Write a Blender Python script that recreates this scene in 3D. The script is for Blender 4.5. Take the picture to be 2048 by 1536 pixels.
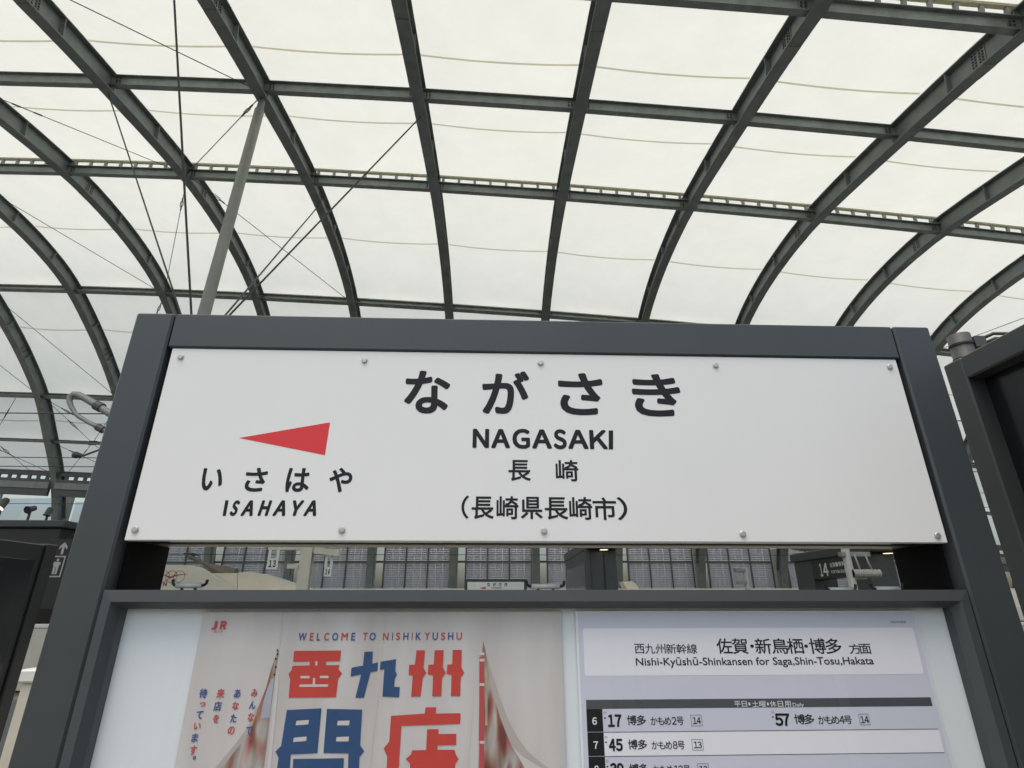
import bpy, math, random
from mathutils import Vector, Matrix
from math import radians, sin, cos, tan, pi, sqrt, atan2

for o in list(bpy.data.objects):
    bpy.data.objects.remove(o)
SC = bpy.context.scene
COL = SC.collection
random.seed(7)

# ------------------------------------------------------------------ camera
EYE = 1.7
FPX = 1100.0                      # focal length in pixels of a 2048 px wide frame
YAW, PITCH, ROLL = radians(1.699), radians(21.806), radians(-0.065)
_F = Vector((sin(YAW) * cos(PITCH), cos(YAW) * cos(PITCH), sin(PITCH)))
_R = Vector((cos(YAW), -sin(YAW), 0))
_U = _R.cross(_F)
CR = _R * cos(ROLL) + _U * sin(ROLL)
CU = _U * cos(ROLL) - _R * sin(ROLL)
cam_d = bpy.data.cameras.new('camera')
cam = bpy.data.objects.new('camera', cam_d)
COL.objects.link(cam)
cam.matrix_world = Matrix(((CR.x, CU.x, -_F.x, 0), (CR.y, CU.y, -_F.y, 0), (CR.z, CU.z, -_F.z, EYE), (0, 0, 0, 1)))
cam_d.sensor_width = 36.0
cam_d.lens = 36.0 * FPX / 2048.0
cam_d.clip_start = 0.05
cam_d.clip_end = 3000
SC.camera = cam

# ------------------------------------------------------------------ world, sun, exposure
SUN_EL, SUN_AZ = radians(70), radians(205)      # high sun veiled by cloud, behind the camera (azimuth from +Y, clockwise)
W = bpy.data.worlds.new('World')
SC.world = W
W.use_nodes = True
wn = W.node_tree.nodes
sky = wn.new('ShaderNodeTexSky')
sky.sky_type = 'NISHITA'
sky.sun_disc = False
sky.sun_elevation = SUN_EL
sky.sun_rotation = SUN_AZ
sky.air_density = 1.6
sky.dust_density = 4.5
sky.ozone_density = 0.6
W.node_tree.links.new(sky.outputs[0], wn['Background'].inputs[0])
wn['Background'].inputs[1].default_value = 0.15
sun_d = bpy.data.lights.new('sun', 'SUN')
sun_d.energy = 0.6
sun_d.angle = radians(40)
sun_d.color = (1.0, 0.97, 0.92)
sun = bpy.data.objects.new('sun', sun_d)
COL.objects.link(sun)
_sd = Vector((sin(SUN_AZ) * cos(SUN_EL), cos(SUN_AZ) * cos(SUN_EL), sin(SUN_EL)))
sun.rotation_euler = _sd.to_track_quat('Z', 'Y').to_euler()
sun.location = (0, -10, 40)
SC.view_settings.view_transform = 'Standard'
SC.view_settings.look = 'None'
SC.view_settings.gamma = 1
SC.view_settings.use_curve_mapping = False
SC.view_settings.exposure = 0.34
SC.cycles.use_denoising = True
SC.cycles.max_bounces = 10
SC.cycles.transparent_max_bounces = 12
SC.cycles.caustics_reflective = False
SC.cycles.caustics_refractive = False

# ------------------------------------------------------------------ helpers
def at(px, py, Y):
    """world point on the plane y = Y that the photograph shows at pixel (px, py)"""
    r = _F + CR * ((px - 1024) / FPX) + CU * ((768 - py) / FPX)
    return r * (Y / r.y) + Vector((0, 0, EYE))

def lin(r, g, b):
    return tuple((c / 255 / 12.92 if c / 255 <= .04045 else ((c / 255 + .055) / 1.055) ** 2.4) for c in (r, g, b)) + (1,)

MATS = {}
def mat(name, col, rough=.6, metal=0.0, spec=.5, scale=6.0, amt=.12, bump=0.0, bscale=None, coat=0.0, stretch=None, detail=6):
    m = bpy.data.materials.new(name)
    m.use_nodes = True
    nt = m.node_tree
    p = nt.nodes['Principled BSDF']
    col = tuple(col) + ((1,) if len(col) == 3 else ())
    p.inputs['Base Color'].default_value = col
    p.inputs['Roughness'].default_value = rough
    p.inputs['Metallic'].default_value = metal
    p.inputs['Specular IOR Level'].default_value = spec
    if coat:
        p.inputs['Coat Weight'].default_value = coat
        p.inputs['Coat Roughness'].default_value = .06
    tc = nt.nodes.new('ShaderNodeTexCoord')
    src = tc.outputs['Object']
    if stretch:
        mp = nt.nodes.new('ShaderNodeMapping')
        mp.inputs['Scale'].default_value = stretch
        nt.links.new(src, mp.inputs[0])
        src = mp.outputs[0]
    nz = nt.nodes.new('ShaderNodeTexNoise')
    nz.inputs['Scale'].default_value = scale
    nz.inputs['Detail'].default_value = detail
    nz.inputs['Roughness'].default_value = .62
    nt.links.new(src, nz.inputs['Vector'])
    if amt:
        rp = nt.nodes.new('ShaderNodeMapRange')
        rp.inputs[1].default_value = .3
        rp.inputs[2].default_value = .7
        rp.inputs[3].default_value = 1 - amt
        rp.inputs[4].default_value = 1 + amt
        nt.links.new(nz.outputs[0], rp.inputs[0])
        mx = nt.nodes.new('ShaderNodeMix')
        mx.data_type = 'RGBA'
        mx.blend_type = 'MULTIPLY'
        mx.inputs[0].default_value = 1
        mx.inputs[6].default_value = col
        nt.links.new(rp.outputs[0], mx.inputs[7])
        nt.links.new(mx.outputs[2], p.inputs['Base Color'])
        rr = nt.nodes.new('ShaderNodeMapRange')
        rr.inputs[3].default_value = max(.02, rough - .1)
        rr.inputs[4].default_value = min(1, rough + .1)
        nt.links.new(nz.outputs[0], rr.inputs[0])
        nt.links.new(rr.outputs[0], p.inputs['Roughness'])
    if bump:
        b = nt.nodes.new('ShaderNodeBump')
        b.inputs['Strength'].default_value = bump
        b.inputs['Distance'].default_value = .002
        n2 = nt.nodes.new('ShaderNodeTexNoise')
        n2.inputs['Scale'].default_value = bscale or scale * 20
        nt.links.new(src, n2.inputs['Vector'])
        nt.links.new(n2.outputs[0], b.inputs['Height'])
        nt.links.new(b.outputs[0], p.inputs['Normal'])
    MATS[name] = m
    return m

def mat_emit(name, col, strength):
    m = bpy.data.materials.new(name)
    m.use_nodes = True
    p = m.node_tree.nodes['Principled BSDF']
    p.inputs['Base Color'].default_value = (.8, .8, .75, 1)
    p.inputs['Emission Color'].default_value = tuple(col) + (1,)
    p.inputs['Emission Strength'].default_value = strength
    MATS[name] = m

def mat_glass(name, tint=(1, 1, 1), ior=1.45, rough=.01):
    m = bpy.data.materials.new(name)
    m.use_nodes = True
    nt = m.node_tree
    nt.nodes.remove(nt.nodes['Principled BSDF'])
    tr = nt.nodes.new('ShaderNodeBsdfTransparent')
    tr.inputs[0].default_value = tuple(tint) + (1,)
    gl = nt.nodes.new('ShaderNodeBsdfGlossy')
    gl.inputs['Roughness'].default_value = rough
    fr = nt.nodes.new('ShaderNodeFresnel')
    fr.inputs[0].default_value = ior
    mx = nt.nodes.new('ShaderNodeMixShader')
    ge = nt.nodes.new('ShaderNodeNewGeometry')        # reflect on the outer faces only, as one thin sheet does
    mu = nt.nodes.new('ShaderNodeMath')
    mu.operation = 'MULTIPLY_ADD'
    mu.inputs[1].default_value = -1
    mu.inputs[2].default_value = 1
    nt.links.new(ge.outputs['Backfacing'], mu.inputs[0])
    m2 = nt.nodes.new('ShaderNodeMath')
    m2.operation = 'MULTIPLY'
    nt.links.new(fr.outputs[0], m2.inputs[0])
    nt.links.new(mu.outputs[0], m2.inputs[1])
    nt.links.new(m2.outputs[0], mx.inputs[0])
    nt.links.new(tr.outputs[0], mx.inputs[1])
    nt.links.new(gl.outputs[0], mx.inputs[2])
    nt.links.new(mx.outputs[0], nt.nodes['Material Output'].inputs[0])
    MATS[name] = m

def mat_membrane(name):
    """woven translucent roof fabric: daylight soaks through it"""
    m = bpy.data.materials.new(name)
    m.use_nodes = True
    nt = m.node_tree
    nt.nodes.remove(nt.nodes['Principled BSDF'])
    tc = nt.nodes.new('ShaderNodeTexCoord')
    nz = nt.nodes.new('ShaderNodeTexNoise')
    nz.inputs['Scale'].default_value = 1.1
    nz.inputs['Detail'].default_value = 9
    nz.inputs['Roughness'].default_value = .7
    nt.links.new(tc.outputs['Object'], nz.inputs['Vector'])
    rp = nt.nodes.new('ShaderNodeValToRGB')
    rp.color_ramp.elements[0].position = .3
    rp.color_ramp.elements[0].color = (.80, .80, .695, 1)
    rp.color_ramp.elements[1].position = .75
    rp.color_ramp.elements[1].color = (.875, .875, .762, 1)
    nt.links.new(nz.outputs[0], rp.inputs[0])
    t = nt.nodes.new('ShaderNodeBsdfTranslucent')
    nt.links.new(rp.outputs[0], t.inputs[0])
    d = nt.nodes.new('ShaderNodeBsdfDiffuse')
    d.inputs[0].default_value = (.72, .72, .68, 1)
    mx = nt.nodes.new('ShaderNodeMixShader')
    mx.inputs[0].default_value = .30
    nt.links.new(t.outputs[0], mx.inputs[1])
    nt.links.new(d.outputs[0], mx.inputs[2])
    nt.links.new(mx.outputs[0], nt.nodes['Material Output'].inputs[0])
    MATS[name] = m

def mat_strip(name, col, w):
    m = mat(name, col, .7, amt=.1)
    nt = m.node_tree
    p = nt.nodes['Principled BSDF']
    t = nt.nodes.new('ShaderNodeBsdfTranslucent')
    t.inputs[0].default_value = tuple(col) + (1,)
    mx = nt.nodes.new('ShaderNodeMixShader')
    mx.inputs[0].default_value = w
    nt.links.new(p.outputs[0], mx.inputs[1])
    nt.links.new(t.outputs[0], mx.inputs[2])
    nt.links.new(mx.outputs[0], nt.nodes['Material Output'].inputs[0])

class MB:
    def __init__(s):
        s.v = []
        s.f = []
    def add(s, vs, fs):
        o = len(s.v)
        s.v += [tuple(x) for x in vs]
        s.f += [tuple(i + o for i in f) for f in fs]
        return s
    def hexa(s, p):      # 8 points: bottom ring 0-3, top ring 4-7
        return s.add(p, [(3, 2, 1, 0), (4, 5, 6, 7), (0, 1, 5, 4), (1, 2, 6, 5), (2, 3, 7, 6), (3, 0, 4, 7)])
    def box(s, x0, x1, y0, y1, z0, z1):
        return s.hexa([(x0, y0, z0), (x1, y0, z0), (x1, y1, z0), (x0, y1, z0), (x0, y0, z1), (x1, y0, z1), (x1, y1, z1), (x0, y1, z1)])
    def bbox(s, x0, x1, y0, y1, z0, z1, b=.003):   # box with chamfered edges
        vs, idx = [], {}
        X, Y, Z = (x0, x1), (y0, y1), (z0, z1)
        sg = (1, -1)
        for i in (0, 1):
            for j in (0, 1):
                for k in (0, 1):
                    for a in range(3):
                        p = [X[i] + sg[i] * b, Y[j] + sg[j] * b, Z[k] + sg[k] * b]
                        p[a] = (X[i], Y[j], Z[k])[a]
                        idx[i, j, k, a] = len(vs)
                        vs.append(p)
        fs = []
        for i in (0, 1):
            q = [idx[i, j, k, 0] for j, k in ((0, 0), (1, 0), (1, 1), (0, 1))]
            fs.append(q if i else q[::-1])
            q = [idx[j, i, k, 1] for j, k in ((0, 0), (0, 1), (1, 1), (1, 0))]
            fs.append(q if i else q[::-1])
            q = [idx[j, k, i, 2] for j, k in ((0, 0), (1, 0), (1, 1), (0, 1))]
            fs.append(q if i else q[::-1])
        for j in (0, 1):
            for k in (0, 1):
                fs.append([idx[0, j, k, 1], idx[1, j, k, 1], idx[1, j, k, 2], idx[0, j, k, 2]])
                fs.append([idx[j, 0, k, 0], idx[j, 1, k, 0], idx[j, 1, k, 2], idx[j, 0, k, 2]])
                fs.append([idx[j, k, 0, 0], idx[j, k, 1, 0], idx[j, k, 1, 1], idx[j, k, 0, 1]])
        for i in (0, 1):
            for j in (0, 1):
                for k in (0, 1):
                    fs.append([idx[i, j, k, 0], idx[i, j, k, 1], idx[i, j, k, 2]])
        return s.add(vs, fs)
    def tube(s, pts, r, n=8, caps=True):
        pts = [Vector(p) for p in pts]
        rr = r if isinstance(r, (list, tuple)) else [r] * len(pts)
        rings = []
        ref = None
        for i, p in enumerate(pts):
            d = (pts[min(i + 1, len(pts) - 1)] - pts[max(i - 1, 0)]).normalized()
            if ref is None:
                ref = d.orthogonal().normalized()
            ref = (ref - d * ref.dot(d))
            ref = ref.normalized() if ref.length > 1e-6 else d.orthogonal().normalized()
            b = d.cross(ref)
            rings.append([p + (ref * cos(2 * pi * k / n) + b * sin(2 * pi * k / n)) * rr[i] for k in range(n)])
        vs = [v for rg in rings for v in rg]
        fs = []
        for i in range(len(pts) - 1):
            for k in range(n):
                a, c = i * n + k, i * n + (k + 1) % n
                fs.append((a, c, c + n, a + n))
        if caps:
            fs.append(tuple(range(n))[::-1])
            fs.append(tuple(range((len(pts) - 1) * n, len(pts) * n)))
        return s.add(vs, fs)
    def prism(s, poly, fn, d0, d1):   # polygon (u, v) swept from depth d0 to d1, fn(u, v, d) -> point
        n = len(poly)
        vs = [fn(u, v, d0) for u, v in poly] + [fn(u, v, d1) for u, v in poly]
        fs = [tuple(range(n)), tuple(range(2 * n - 1, n - 1, -1))]
        for i in range(n):
            j = (i + 1) % n
            fs.append((j, i, i + n, j + n))
        return s.add(vs, fs)
    def build(s, name, m, parent=None, smooth=False, loc=None):
        me = bpy.data.meshes.new(name)
        me.from_pydata(s.v, [], s.f)
        if smooth:
            me.polygons.foreach_set('use_smooth', [True] * len(me.polygons))
        me.materials.append(MATS[m])
        me.update()
        return link(name, me, parent, loc)

def link(name, me, parent=None, loc=None):
    o = bpy.data.objects.new(name, me)
    COL.objects.link(o)
    if parent:
        o.parent = parent
    if loc is not None:
        o.location = loc
    return o

def tag(o, label=None, cat=None, group=None, kind=None):
    if label: o['label'] = label
    if cat: o['category'] = cat
    if group: o['group'] = group
    if kind: o['kind'] = kind
    return o

def thing(name, label, cat, loc=(0, 0, 0), rz=0, group=None):
    o = bpy.data.objects.new(name, None)
    o.empty_display_size = .2
    COL.objects.link(o)
    o.location = loc
    o.rotation_euler = (0, 0, rz)
    return tag(o, label, cat, group)

# ------------------------------------------------------------------ materials
mat('steel_painted', (.205, .23, .22), .55, .15, scale=2.2, amt=.20, bump=.15, bscale=60)
mat('steel_purlin', (.24, .272, .258), .5, .2, scale=3.0, amt=.25, bump=.1, bscale=50)
mat('steel_light', (.235, .245, .23), .5, .25, scale=5, amt=.18, stretch=(1, 1, .3))
mat('bolt_dark', (.05, .055, .05), .6, amt=.1)
mat('cable', (.07, .07, .065), .5, .4, amt=.1)
mat_strip('rail_beige', (.62, .60, .47), .45)
mat_strip('seam', (.61, .57, .445), .95)
mat_membrane('membrane')
mat('frame_paint', (.050, .058, .062), .42, 0, .5, scale=3, amt=.07, bump=.05, bscale=260)
mat('frame_black', (.004, .004, .005), .85, 0, .2, amt=.1)
mat('alu_olive', (.33, .32, .25), .45, .3, scale=3, amt=.45, stretch=(1, 4, 4))
mat('frame_dark', (.012, .013, .015), .5, amt=.1)
mat('panel_white', (.81, .815, .795), .42, 0, .4, scale=1.2, amt=.028, bump=.02, bscale=300)
mat('print_ink', (.016, .015, .022), .6, 0, .25, amt=.05)
mat('print_red', (.70, .032, .038), .5, amt=.04)
mat('bolt_metal', (.52, .51, .49), .42, .6, amt=.1)
mat('alu', (.20, .17, .16), .22, .7, scale=5, amt=.6, stretch=(1, 3, 3))
mat('case_frame', (.060, .068, .072), .45, 0, .5, scale=4, amt=.06)
mat('paper_mount', (.80, .85, .87), .6, amt=.02, scale=1.5)
mat('paper_sheet', (.86, .88, .91), .6, amt=.015)
mat('tt_lavender', (.66, .685, .78), .6, amt=.015)
mat('tt_white', (.88, .88, .93), .6, amt=.01)
mat('tt_grey', (.072, .078, .085), .6, amt=.05)
mat('tt_black', (.008, .008, .010), .6, 0, .25, amt=.05)
mat('poster_red', (.60, .055, .040), .55, amt=.06, scale=20)
mat('poster_blue', (.022, .075, .20), .55, amt=.06, scale=20)
mat('poster_ink_red', (.55, .075, .080), .55, amt=.04)
mat('poster_ink_blue', (.06, .10, .30), .55, amt=.04)
mat('poster_grey', (.42, .44, .49), .6, amt=.08, scale=30)
mat('poster_sand', (.42, .38, .26), .6, amt=.25, scale=40)
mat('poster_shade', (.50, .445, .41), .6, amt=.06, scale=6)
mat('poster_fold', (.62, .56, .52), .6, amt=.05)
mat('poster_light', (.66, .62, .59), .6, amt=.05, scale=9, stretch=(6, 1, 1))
mat_glass('pane_glass', (1, 1, 1))
mat_glass('window_glass', (.80, .84, .92), 1.5)
mat('black_box', (.014, .015, .015), .38, amt=.15, scale=3)
mat('black_gloss', (.012, .014, .018), .16, amt=.1)
mat('kiosk_dark', (.050, .055, .056), .45, amt=.1)
mat('cream_paint', (.62, .58, .48), .45, amt=.06)
mat('white_paint', (.74, .73, .68), .45, amt=.05)
mat('train_white', (.74, .68, .57), .35, 0, .5, scale=2, amt=.05)
mat('train_blue', (.03, .05, .14), .3, amt=.05)
mat('train_red', (.30, .035, .035), .45, amt=.05)
mat('platform_concrete', (.22, .215, .20), .8, scale=1.3, amt=.2, bump=.3)
mat('platform_tile', (.42, .33, .06), .7, amt=.12)
mat('ballast', (.11, .105, .10), .95, scale=8, amt=.5, bump=.8, bscale=25)
mat('rail_steel', (.20, .16, .13), .4, .7, amt=.2)
mat('louvre', (.44, .455, .50), .5, .1, scale=.8, amt=.15)
mat('mullion', (.075, .085, .082), .5, amt=.1)
mat('column_grey', (.30, .315, .285), .55, amt=.12)
mat('panto_brown', (.15, .125, .095), .5, amt=.2)
mat('insulator', (.35, .34, .30), .35, amt=.1)
mat('hill_green', (.035, .055, .03), .95, scale=.08, amt=.5, bump=.5, bscale=.4)
mat('sign_grey', (.48, .48, .46), .5, amt=.05)
mat('red_light', (.55, .02, .03), .4, amt=.02)
mat('lamp_body', (.07, .07, .068), .5, amt=.1)
mat_emit('lamp_lit', (1.0, .84, .56), 1.7)

# ------------------------------------------------------------------ setting: ground, platforms, tracks
def struct(name, mb, m):
    o = mb.build(name, m)
    o['kind'] = 'structure'
    return o
PE = 4.6            # near platform edge
OE0, OE1 = 12.6, 20.6   # far island platform
g = MB().add([(-900, -900, -1.25), (900, -900, -1.25), (900, 1500, -1.25), (-900, 1500, -1.25)], [(0, 1, 2, 3)])
struct('ground', g, 'ballast')
struct('platform_near', MB().bbox(-40, 40, -PE, PE, -1.3, 0, .03), 'platform_concrete')
struct('platform_far', MB().bbox(-40, 40, OE0, OE1, -1.3, 0, .03), 'platform_concrete')
for y0, nm in ((PE - .75, 'tactile_strip_near'), (OE0 + .45, 'tactile_strip_far')):
    struct(nm, MB().box(-40, 40, y0, y0 + .3, .001, .006), 'platform_tile')
for yc in (6.5, 10.7, 22.7):
    s = MB()
    for d in (-.72, .72):
        s.box(-60, 60, yc + d - .035, yc + d + .035, -1.24, -1.08)
    struct('track', s, 'rail_steel')
# wooded hill far behind the glazed wall
hv, hf = [], []
N = 60
for i in range(N + 1):
    x = -700 + 1400 * i / N
    h = 11 + 5 * sin(i * .23) + 3 * sin(i * .71 + 1) + random.uniform(-1, 1)
    for yy, zz in ((420, -1.5), (470, h * .45), (540, h * .85), (640, h)):
        hv.append((x, yy + random.uniform(-8, 8), zz))
for i in range(N):
    for j in range(3):
        a = i * 4 + j
        hf.append((a, a + 4, a + 5, a + 1))
o = MB().add(hv, hf).build('hill', 'hill_green', smooth=True)
o['kind'] = 'structure'

# ------------------------------------------------------------------ arched roof
D = 4.0
KX0 = -2.5039
EX = (-.01673, -.07467, .00601, -.00177)
PROF = [(-.4, 1.95), (.3, 2.24), (1.0, 2.50), (1.752, 2.713), (2.574, 2.862), (3.473, 2.978), (4.1, 2.965), (4.6, 2.88),
        (4.973, 2.745), (5.35, 2.52), (5.7, 2.27), (6.07, 1.94), (6.35, 1.57), (6.643, 1.155), (6.864, .69), (6.98, .2), (7.01, -.4), (7.02, -1.3)]
def prof_t(t):
    i = max(0, min(len(PROF) - 2, int(t)))
    u = t - i
    P = lambda j: PROF[max(0, min(len(PROF) - 1, j))]
    p0, p1, p2, p3 = P(i - 1), P(i), P(i + 1), P(i + 2)
    return tuple(.5 * (2 * p1[a] + (p2[a] - p0[a]) * u + (2 * p0[a] - 5 * p1[a] + 4 * p2[a] - p3[a]) * u * u + (3 * p1[a] - p0[a] - 3 * p2[a] + p3[a]) * u ** 3) for a in (0, 1))
def t_of(y):
    lo, hi = 0.0, len(PROF) - 1.0
    for _ in range(50):
        m = (lo + hi) / 2
        if prof_t(m)[0] < y: lo = m
        else: hi = m
    return lo
def rp(K, t, h=0.0):
    """point on the roof: K bays along it, t along the arch, h metres outside the ribs' inner flange"""
    y, z = prof_t(t)
    y2, z2 = prof_t(min(t + .02, len(PROF) - 1.001))
    y1, z1 = prof_t(max(t - .02, 0))
    n = Vector((0, -(z2 - z1), (y2 - y1)))
    n.normalize()
    return Vector((K * D, (y + EX[0] * K + EX[2] * K * K) * D, EYE + (z + EX[1] * K + EX[3] * K * K) * D)) + n * h
def rt(K, t):
    a, b = rp(K, t - .02), rp(K, min(t + .02, len(PROF) - 1.001))
    d = b - a
    return d.normalized()
ROWS = {n: t_of(y) for n, y in (('S', .95), ('T', 1.752), ('A', 2.574), ('B', 3.473), ('C', 4.973), ('D', 6.07), ('E', 6.42), ('F', 6.66))}
KS = list(range(-5, 10))
roof = thing('station_roof', 'barrel vaulted roof of dark steel ribs and translucent white fabric over the platforms', 'roof', (0, 0, 0))
DEP = .56
def rib_mesh(K):
    m = MB()
    n = 60
    ts = [1.55 + (len(PROF) - 2.56) * i / n for i in range(n + 1)]
    sec = []
    for t in ts:
        b, tp = rp(K, t, 0), rp(K, t, DEP)
        nn = (tp - b) / DEP
        sec.append((b, nn))
    X = Vector((1, 0, 0))
    def strip(w0, w1, h0, h1):
        vs = []
        for b, nn in sec:
            vs += [b + X * w0 + nn * h0, b + X * w1 + nn * h0, b + X * w1 + nn * h1, b + X * w0 + nn * h1]
        fs = [(0, 1, 2, 3), tuple(range(len(vs) - 1, len(vs) - 5, -1))]
        for i in range(n):
            for k in range(4):
                a, c = i * 4 + k, i * 4 + (k + 1) % 4
                fs.append((c, a, a + 4, c + 4))
        m.add(vs, fs)
    strip(-.15, .15, 0, .028)
    strip(-.009, .009, .028, DEP - .028)
    strip(-.15, .15, DEP - .028, DEP)
    return m
def stiff(m, K, t, th=.02):
    for s in (-1, 1):
        b, nn, tt, X = rp(K, t), None, rt(K, t), Vector((1, 0, 0))
        nn = (rp(K, t, 1) - b)
        p = []
        for h in (.029, DEP - .029):
            for a, w in ((-th / 2, .01), (th / 2, .01), (th / 2, .13), (-th / 2, .13)):
                p.append(b + nn * h + tt * a + X * (s * w))
        m.hexa(p)
def splice(m, K, t, mq):
    b, tt, X = rp(K, t), rt(K, t), Vector((1, 0, 0))
    nn = rp(K, t, 1) - b
    def blk(a0, a1, w0, w1, h0, h1, m=m):
        m.hexa([b + nn * h + tt * a + X * w for h in (h0, h1) for a, w in ((a0, w0), (a1, w0), (a1, w1), (a0, w1))])
    for s in (-1, 1):
        blk(-.17, .17, s * .0095, s * .022, .07, DEP - .07)
        for i in (-.12, -.05, .05, .12):
            for j in range(6):
                h = .11 + j * .068
                blk(i - .016, i + .016, s * .022, s * .042, h - .016, h + .016, mq)
        blk(-.2, .2, s * .03, s * .14, .0285, .042)
    blk(-.2, .2, -.145, .145, -.014, -.0005)
for k in KS:
    K = KX0 + k
    r = rib_mesh(K).build('rib', 'steel_painted', roof)
    st = MB()
    for nm, t in ROWS.items():
        stiff(st, K, t)
    for a, b in (('T', 'A'), ('A', 'B'), ('B', 'C'), ('C', 'D')):
        for q in ((.5,) if a in 'TA' else (.33, .66)):
            stiff(st, K, ROWS[a] + (ROWS[b] - ROWS[a]) * q, .016)
    st.build('stiffener_plates', 'steel_painted', r)
    sp, sq = MB(), MB()
    for y in (1.98, 3.72, 5.62):
        splice(sp, K, t_of(y), sq)
    sp.build('splice_plates', 'steel_light', r)
    sq.build('splice_bolts', 'bolt_dark', r)['kind'] = 'stuff'

def pbeam(m, Ka, Kb, t, w0, w1, h0, h1, cut=.012):
    ps = []
    ca = cut / D
    for h in (h0, h1):
        for K, w in ((Ka + ca, w0), (Kb - ca, w0), (Kb - ca, w1), (Ka + ca, w1)):
            ps.append(rp(K, t, h) + rt(K, t) * w)
    m.hexa(ps)
VENT = {'S': 0, 'T': 1, 'A': 0, 'B': 1, 'C': 2, 'D': 2, 'E': 0, 'F': 0}
for i in range(len(KS) - 1):
    Ka, Kb = KX0 + KS[i], KX0 + KS[i + 1]
    for nm, t in ROWS.items():
        hi = {'S': .52, 'T': .36, 'A': .52, 'B': .36, 'C': .46, 'D': .46, 'E': .40, 'F': .54}[nm]
        hgt = .17 if nm == 'E' else .30
        lo = hi - hgt
        wf = .06 if nm == 'E' else .085
        m = MB()
        pbeam(m, Ka, Kb, t, -wf, wf, lo, lo + .016)
        pbeam(m, Ka, Kb, t, -wf, wf, hi - .016, hi)
        pbeam(m, Ka, Kb, t, -.006, .006, lo + .016, hi - .016)
        p = m.build('purlin', 'steel_purlin', roof)
        if nm in 'TABCD':
            bp, bq = MB(), MB()
            for Kq, sgn in ((Ka, 1), (Kb, -1)):
                b, tt, X = rp(Kq, t), rt(Kq, t), Vector((1, 0, 0))
                nn = rp(Kq, t, 1) - b
                def blk(x0, x1, w0, w1, h0, h1, bp=bp):
                    bp.hexa([b + nn * h + tt * w + X * (sgn * x) for h in (h0, h1) for x, w in ((x0, w0), (x1, w0), (x1, w1), (x0, w1))])
                for sd in (-1, 1):
                    blk(.02, .30, sd * .0065, sd * .016, lo + .03, hi - .03)
                    for xx in (.17, .25):
                        for j in range(3):
                            h = lo + .075 + j * .075
                            blk(xx - .018, xx + .018, sd * .016, sd * .036, h - .018, h + .018, bq)
            bp.build('bolt_plate', 'steel_light', p)
            bq.build('plate_bolts', 'bolt_dark', p)['kind'] = 'stuff'
        if VENT[nm] == 1:
            m = MB()
            pbeam(m, Ka, Kb, t, -.05, .05, .575, .630)
            m.build('vent_rail', 'rail_beige', roof)
            m = MB()
            n = 8
            for q in range(n):
                Kc = Ka + (q + .5) / n * (Kb - Ka)
                pbeam(m, Kc - .010, Kc + .010, t, -.03, .03, hi + .001, .5745, 0)
            m.build('vent_posts', 'steel_light', roof)['kind'] = 'stuff'
        if VENT[nm] == 2:
            m = MB()
            pbeam(m, Ka, Kb, t, -.05, .05, hi + .02, hi + .06)
            pbeam(m, Ka, Kb, t, -.03, .03, hi + .08, hi + .13)
            m.build('clamp_rail', 'rail_beige', roof)
# fabric, one sheet for each bay between two purlins, and the seam that crosses it
MH = .635
SAG = .11
FIX = [ROWS[n] for n in ('T', 'B', 'C', 'D')]
def fab(Ka, Kb, u, t, h=0.0):
    return rp(Ka + (Kb - Ka) * u, t, MH + h) - Vector((0, 0, SAG * 4 * u * (1 - u) * (1 if t < ROWS['E'] else .3) * min(1, (min(abs(t - q) for q in FIX) / .28)) ** .7))
names = ['S', 'T', 'A', 'B', 'C', 'D', 'E', 'F']
SEAMS = [t_of(1.40), t_of(2.32), t_of(2.90), t_of(4.28), t_of(5.42), t_of(6.27)]
for i in range(len(KS) - 1):
    Ka, Kb = KX0 + KS[i], KX0 + KS[i + 1]
    ends = [ROWS['S'] - .25] + [ROWS[n] for n in names]
    for t0, t1 in zip(ends[:-1], ends[1:]):
        nu, nv = 10, max(4, int((t1 - t0) * 8))
        vs = [fab(Ka, Kb, a / nu, t0 + (t1 - t0) * b / nv) for b in range(nv + 1) for a in range(nu + 1)]
        fs = [(b * (nu + 1) + a, b * (nu + 1) + a + 1, (b + 1) * (nu + 1) + a + 1, (b + 1) * (nu + 1) + a) for b in range(nv) for a in range(nu)]
        MB().add(vs, fs).build('fabric_sheet', 'membrane', roof, smooth=True)
    for t in SEAMS:
        m = MB()
        vs = []
        for a in range(15):
            u = .035 + .93 * a / 14
            c, w = fab(Ka, Kb, u, t, -.02), rt(Ka, t) * .028
            vs += [c - w, c + w]
        m.add(vs, [(2 * a, 2 * a + 1, 2 * a + 3, 2 * a + 2) for a in range(14)])
        m.build('fabric_seam', 'seam', roof, smooth=True)
    # slotted fascia and gutter below the lowest sheet
    pa, pb = rp(Ka, ROWS['F'], .1), rp(Kb, ROWS['F'], .1)
    def fbox(m, u0, u1, d0, d1, z0, z1):
        qa, qb = pa.lerp(pb, u0), pa.lerp(pb, u1)
        m.hexa([Vector((q.x, q.y + dd, q.z + zz)) for zz in (z0, z1) for q, dd in ((qa, d0), (qb, d0), (qb, d1), (qa, d1))])
    for nm, mm, d0, d1, z0, z1 in (('fascia_rail', 'mullion', .02, .14, -.02, .16), ('fascia_rail', 'mullion', .02, .14, -.34, -.19), ('gutter_beam', 'steel_light', .0, .22, -.66, -.345), ('fascia_rail', 'mullion', .06, .20, -1.0, -.665)):
        m = MB()
        fbox(m, .04, .96, d0, d1, z0, z1)
        m.build(nm, mm, roof)
    m = MB()
    u = .04
    while u < .95:
        fbox(m, u, min(.96, u + .045), .04, .10, -.189, -.021)
        u += .045 + random.choice((.05, .075, .10))
    m.build('fascia_blocks', 'mullion', roof)['kind'] = 'stuff'
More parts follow.
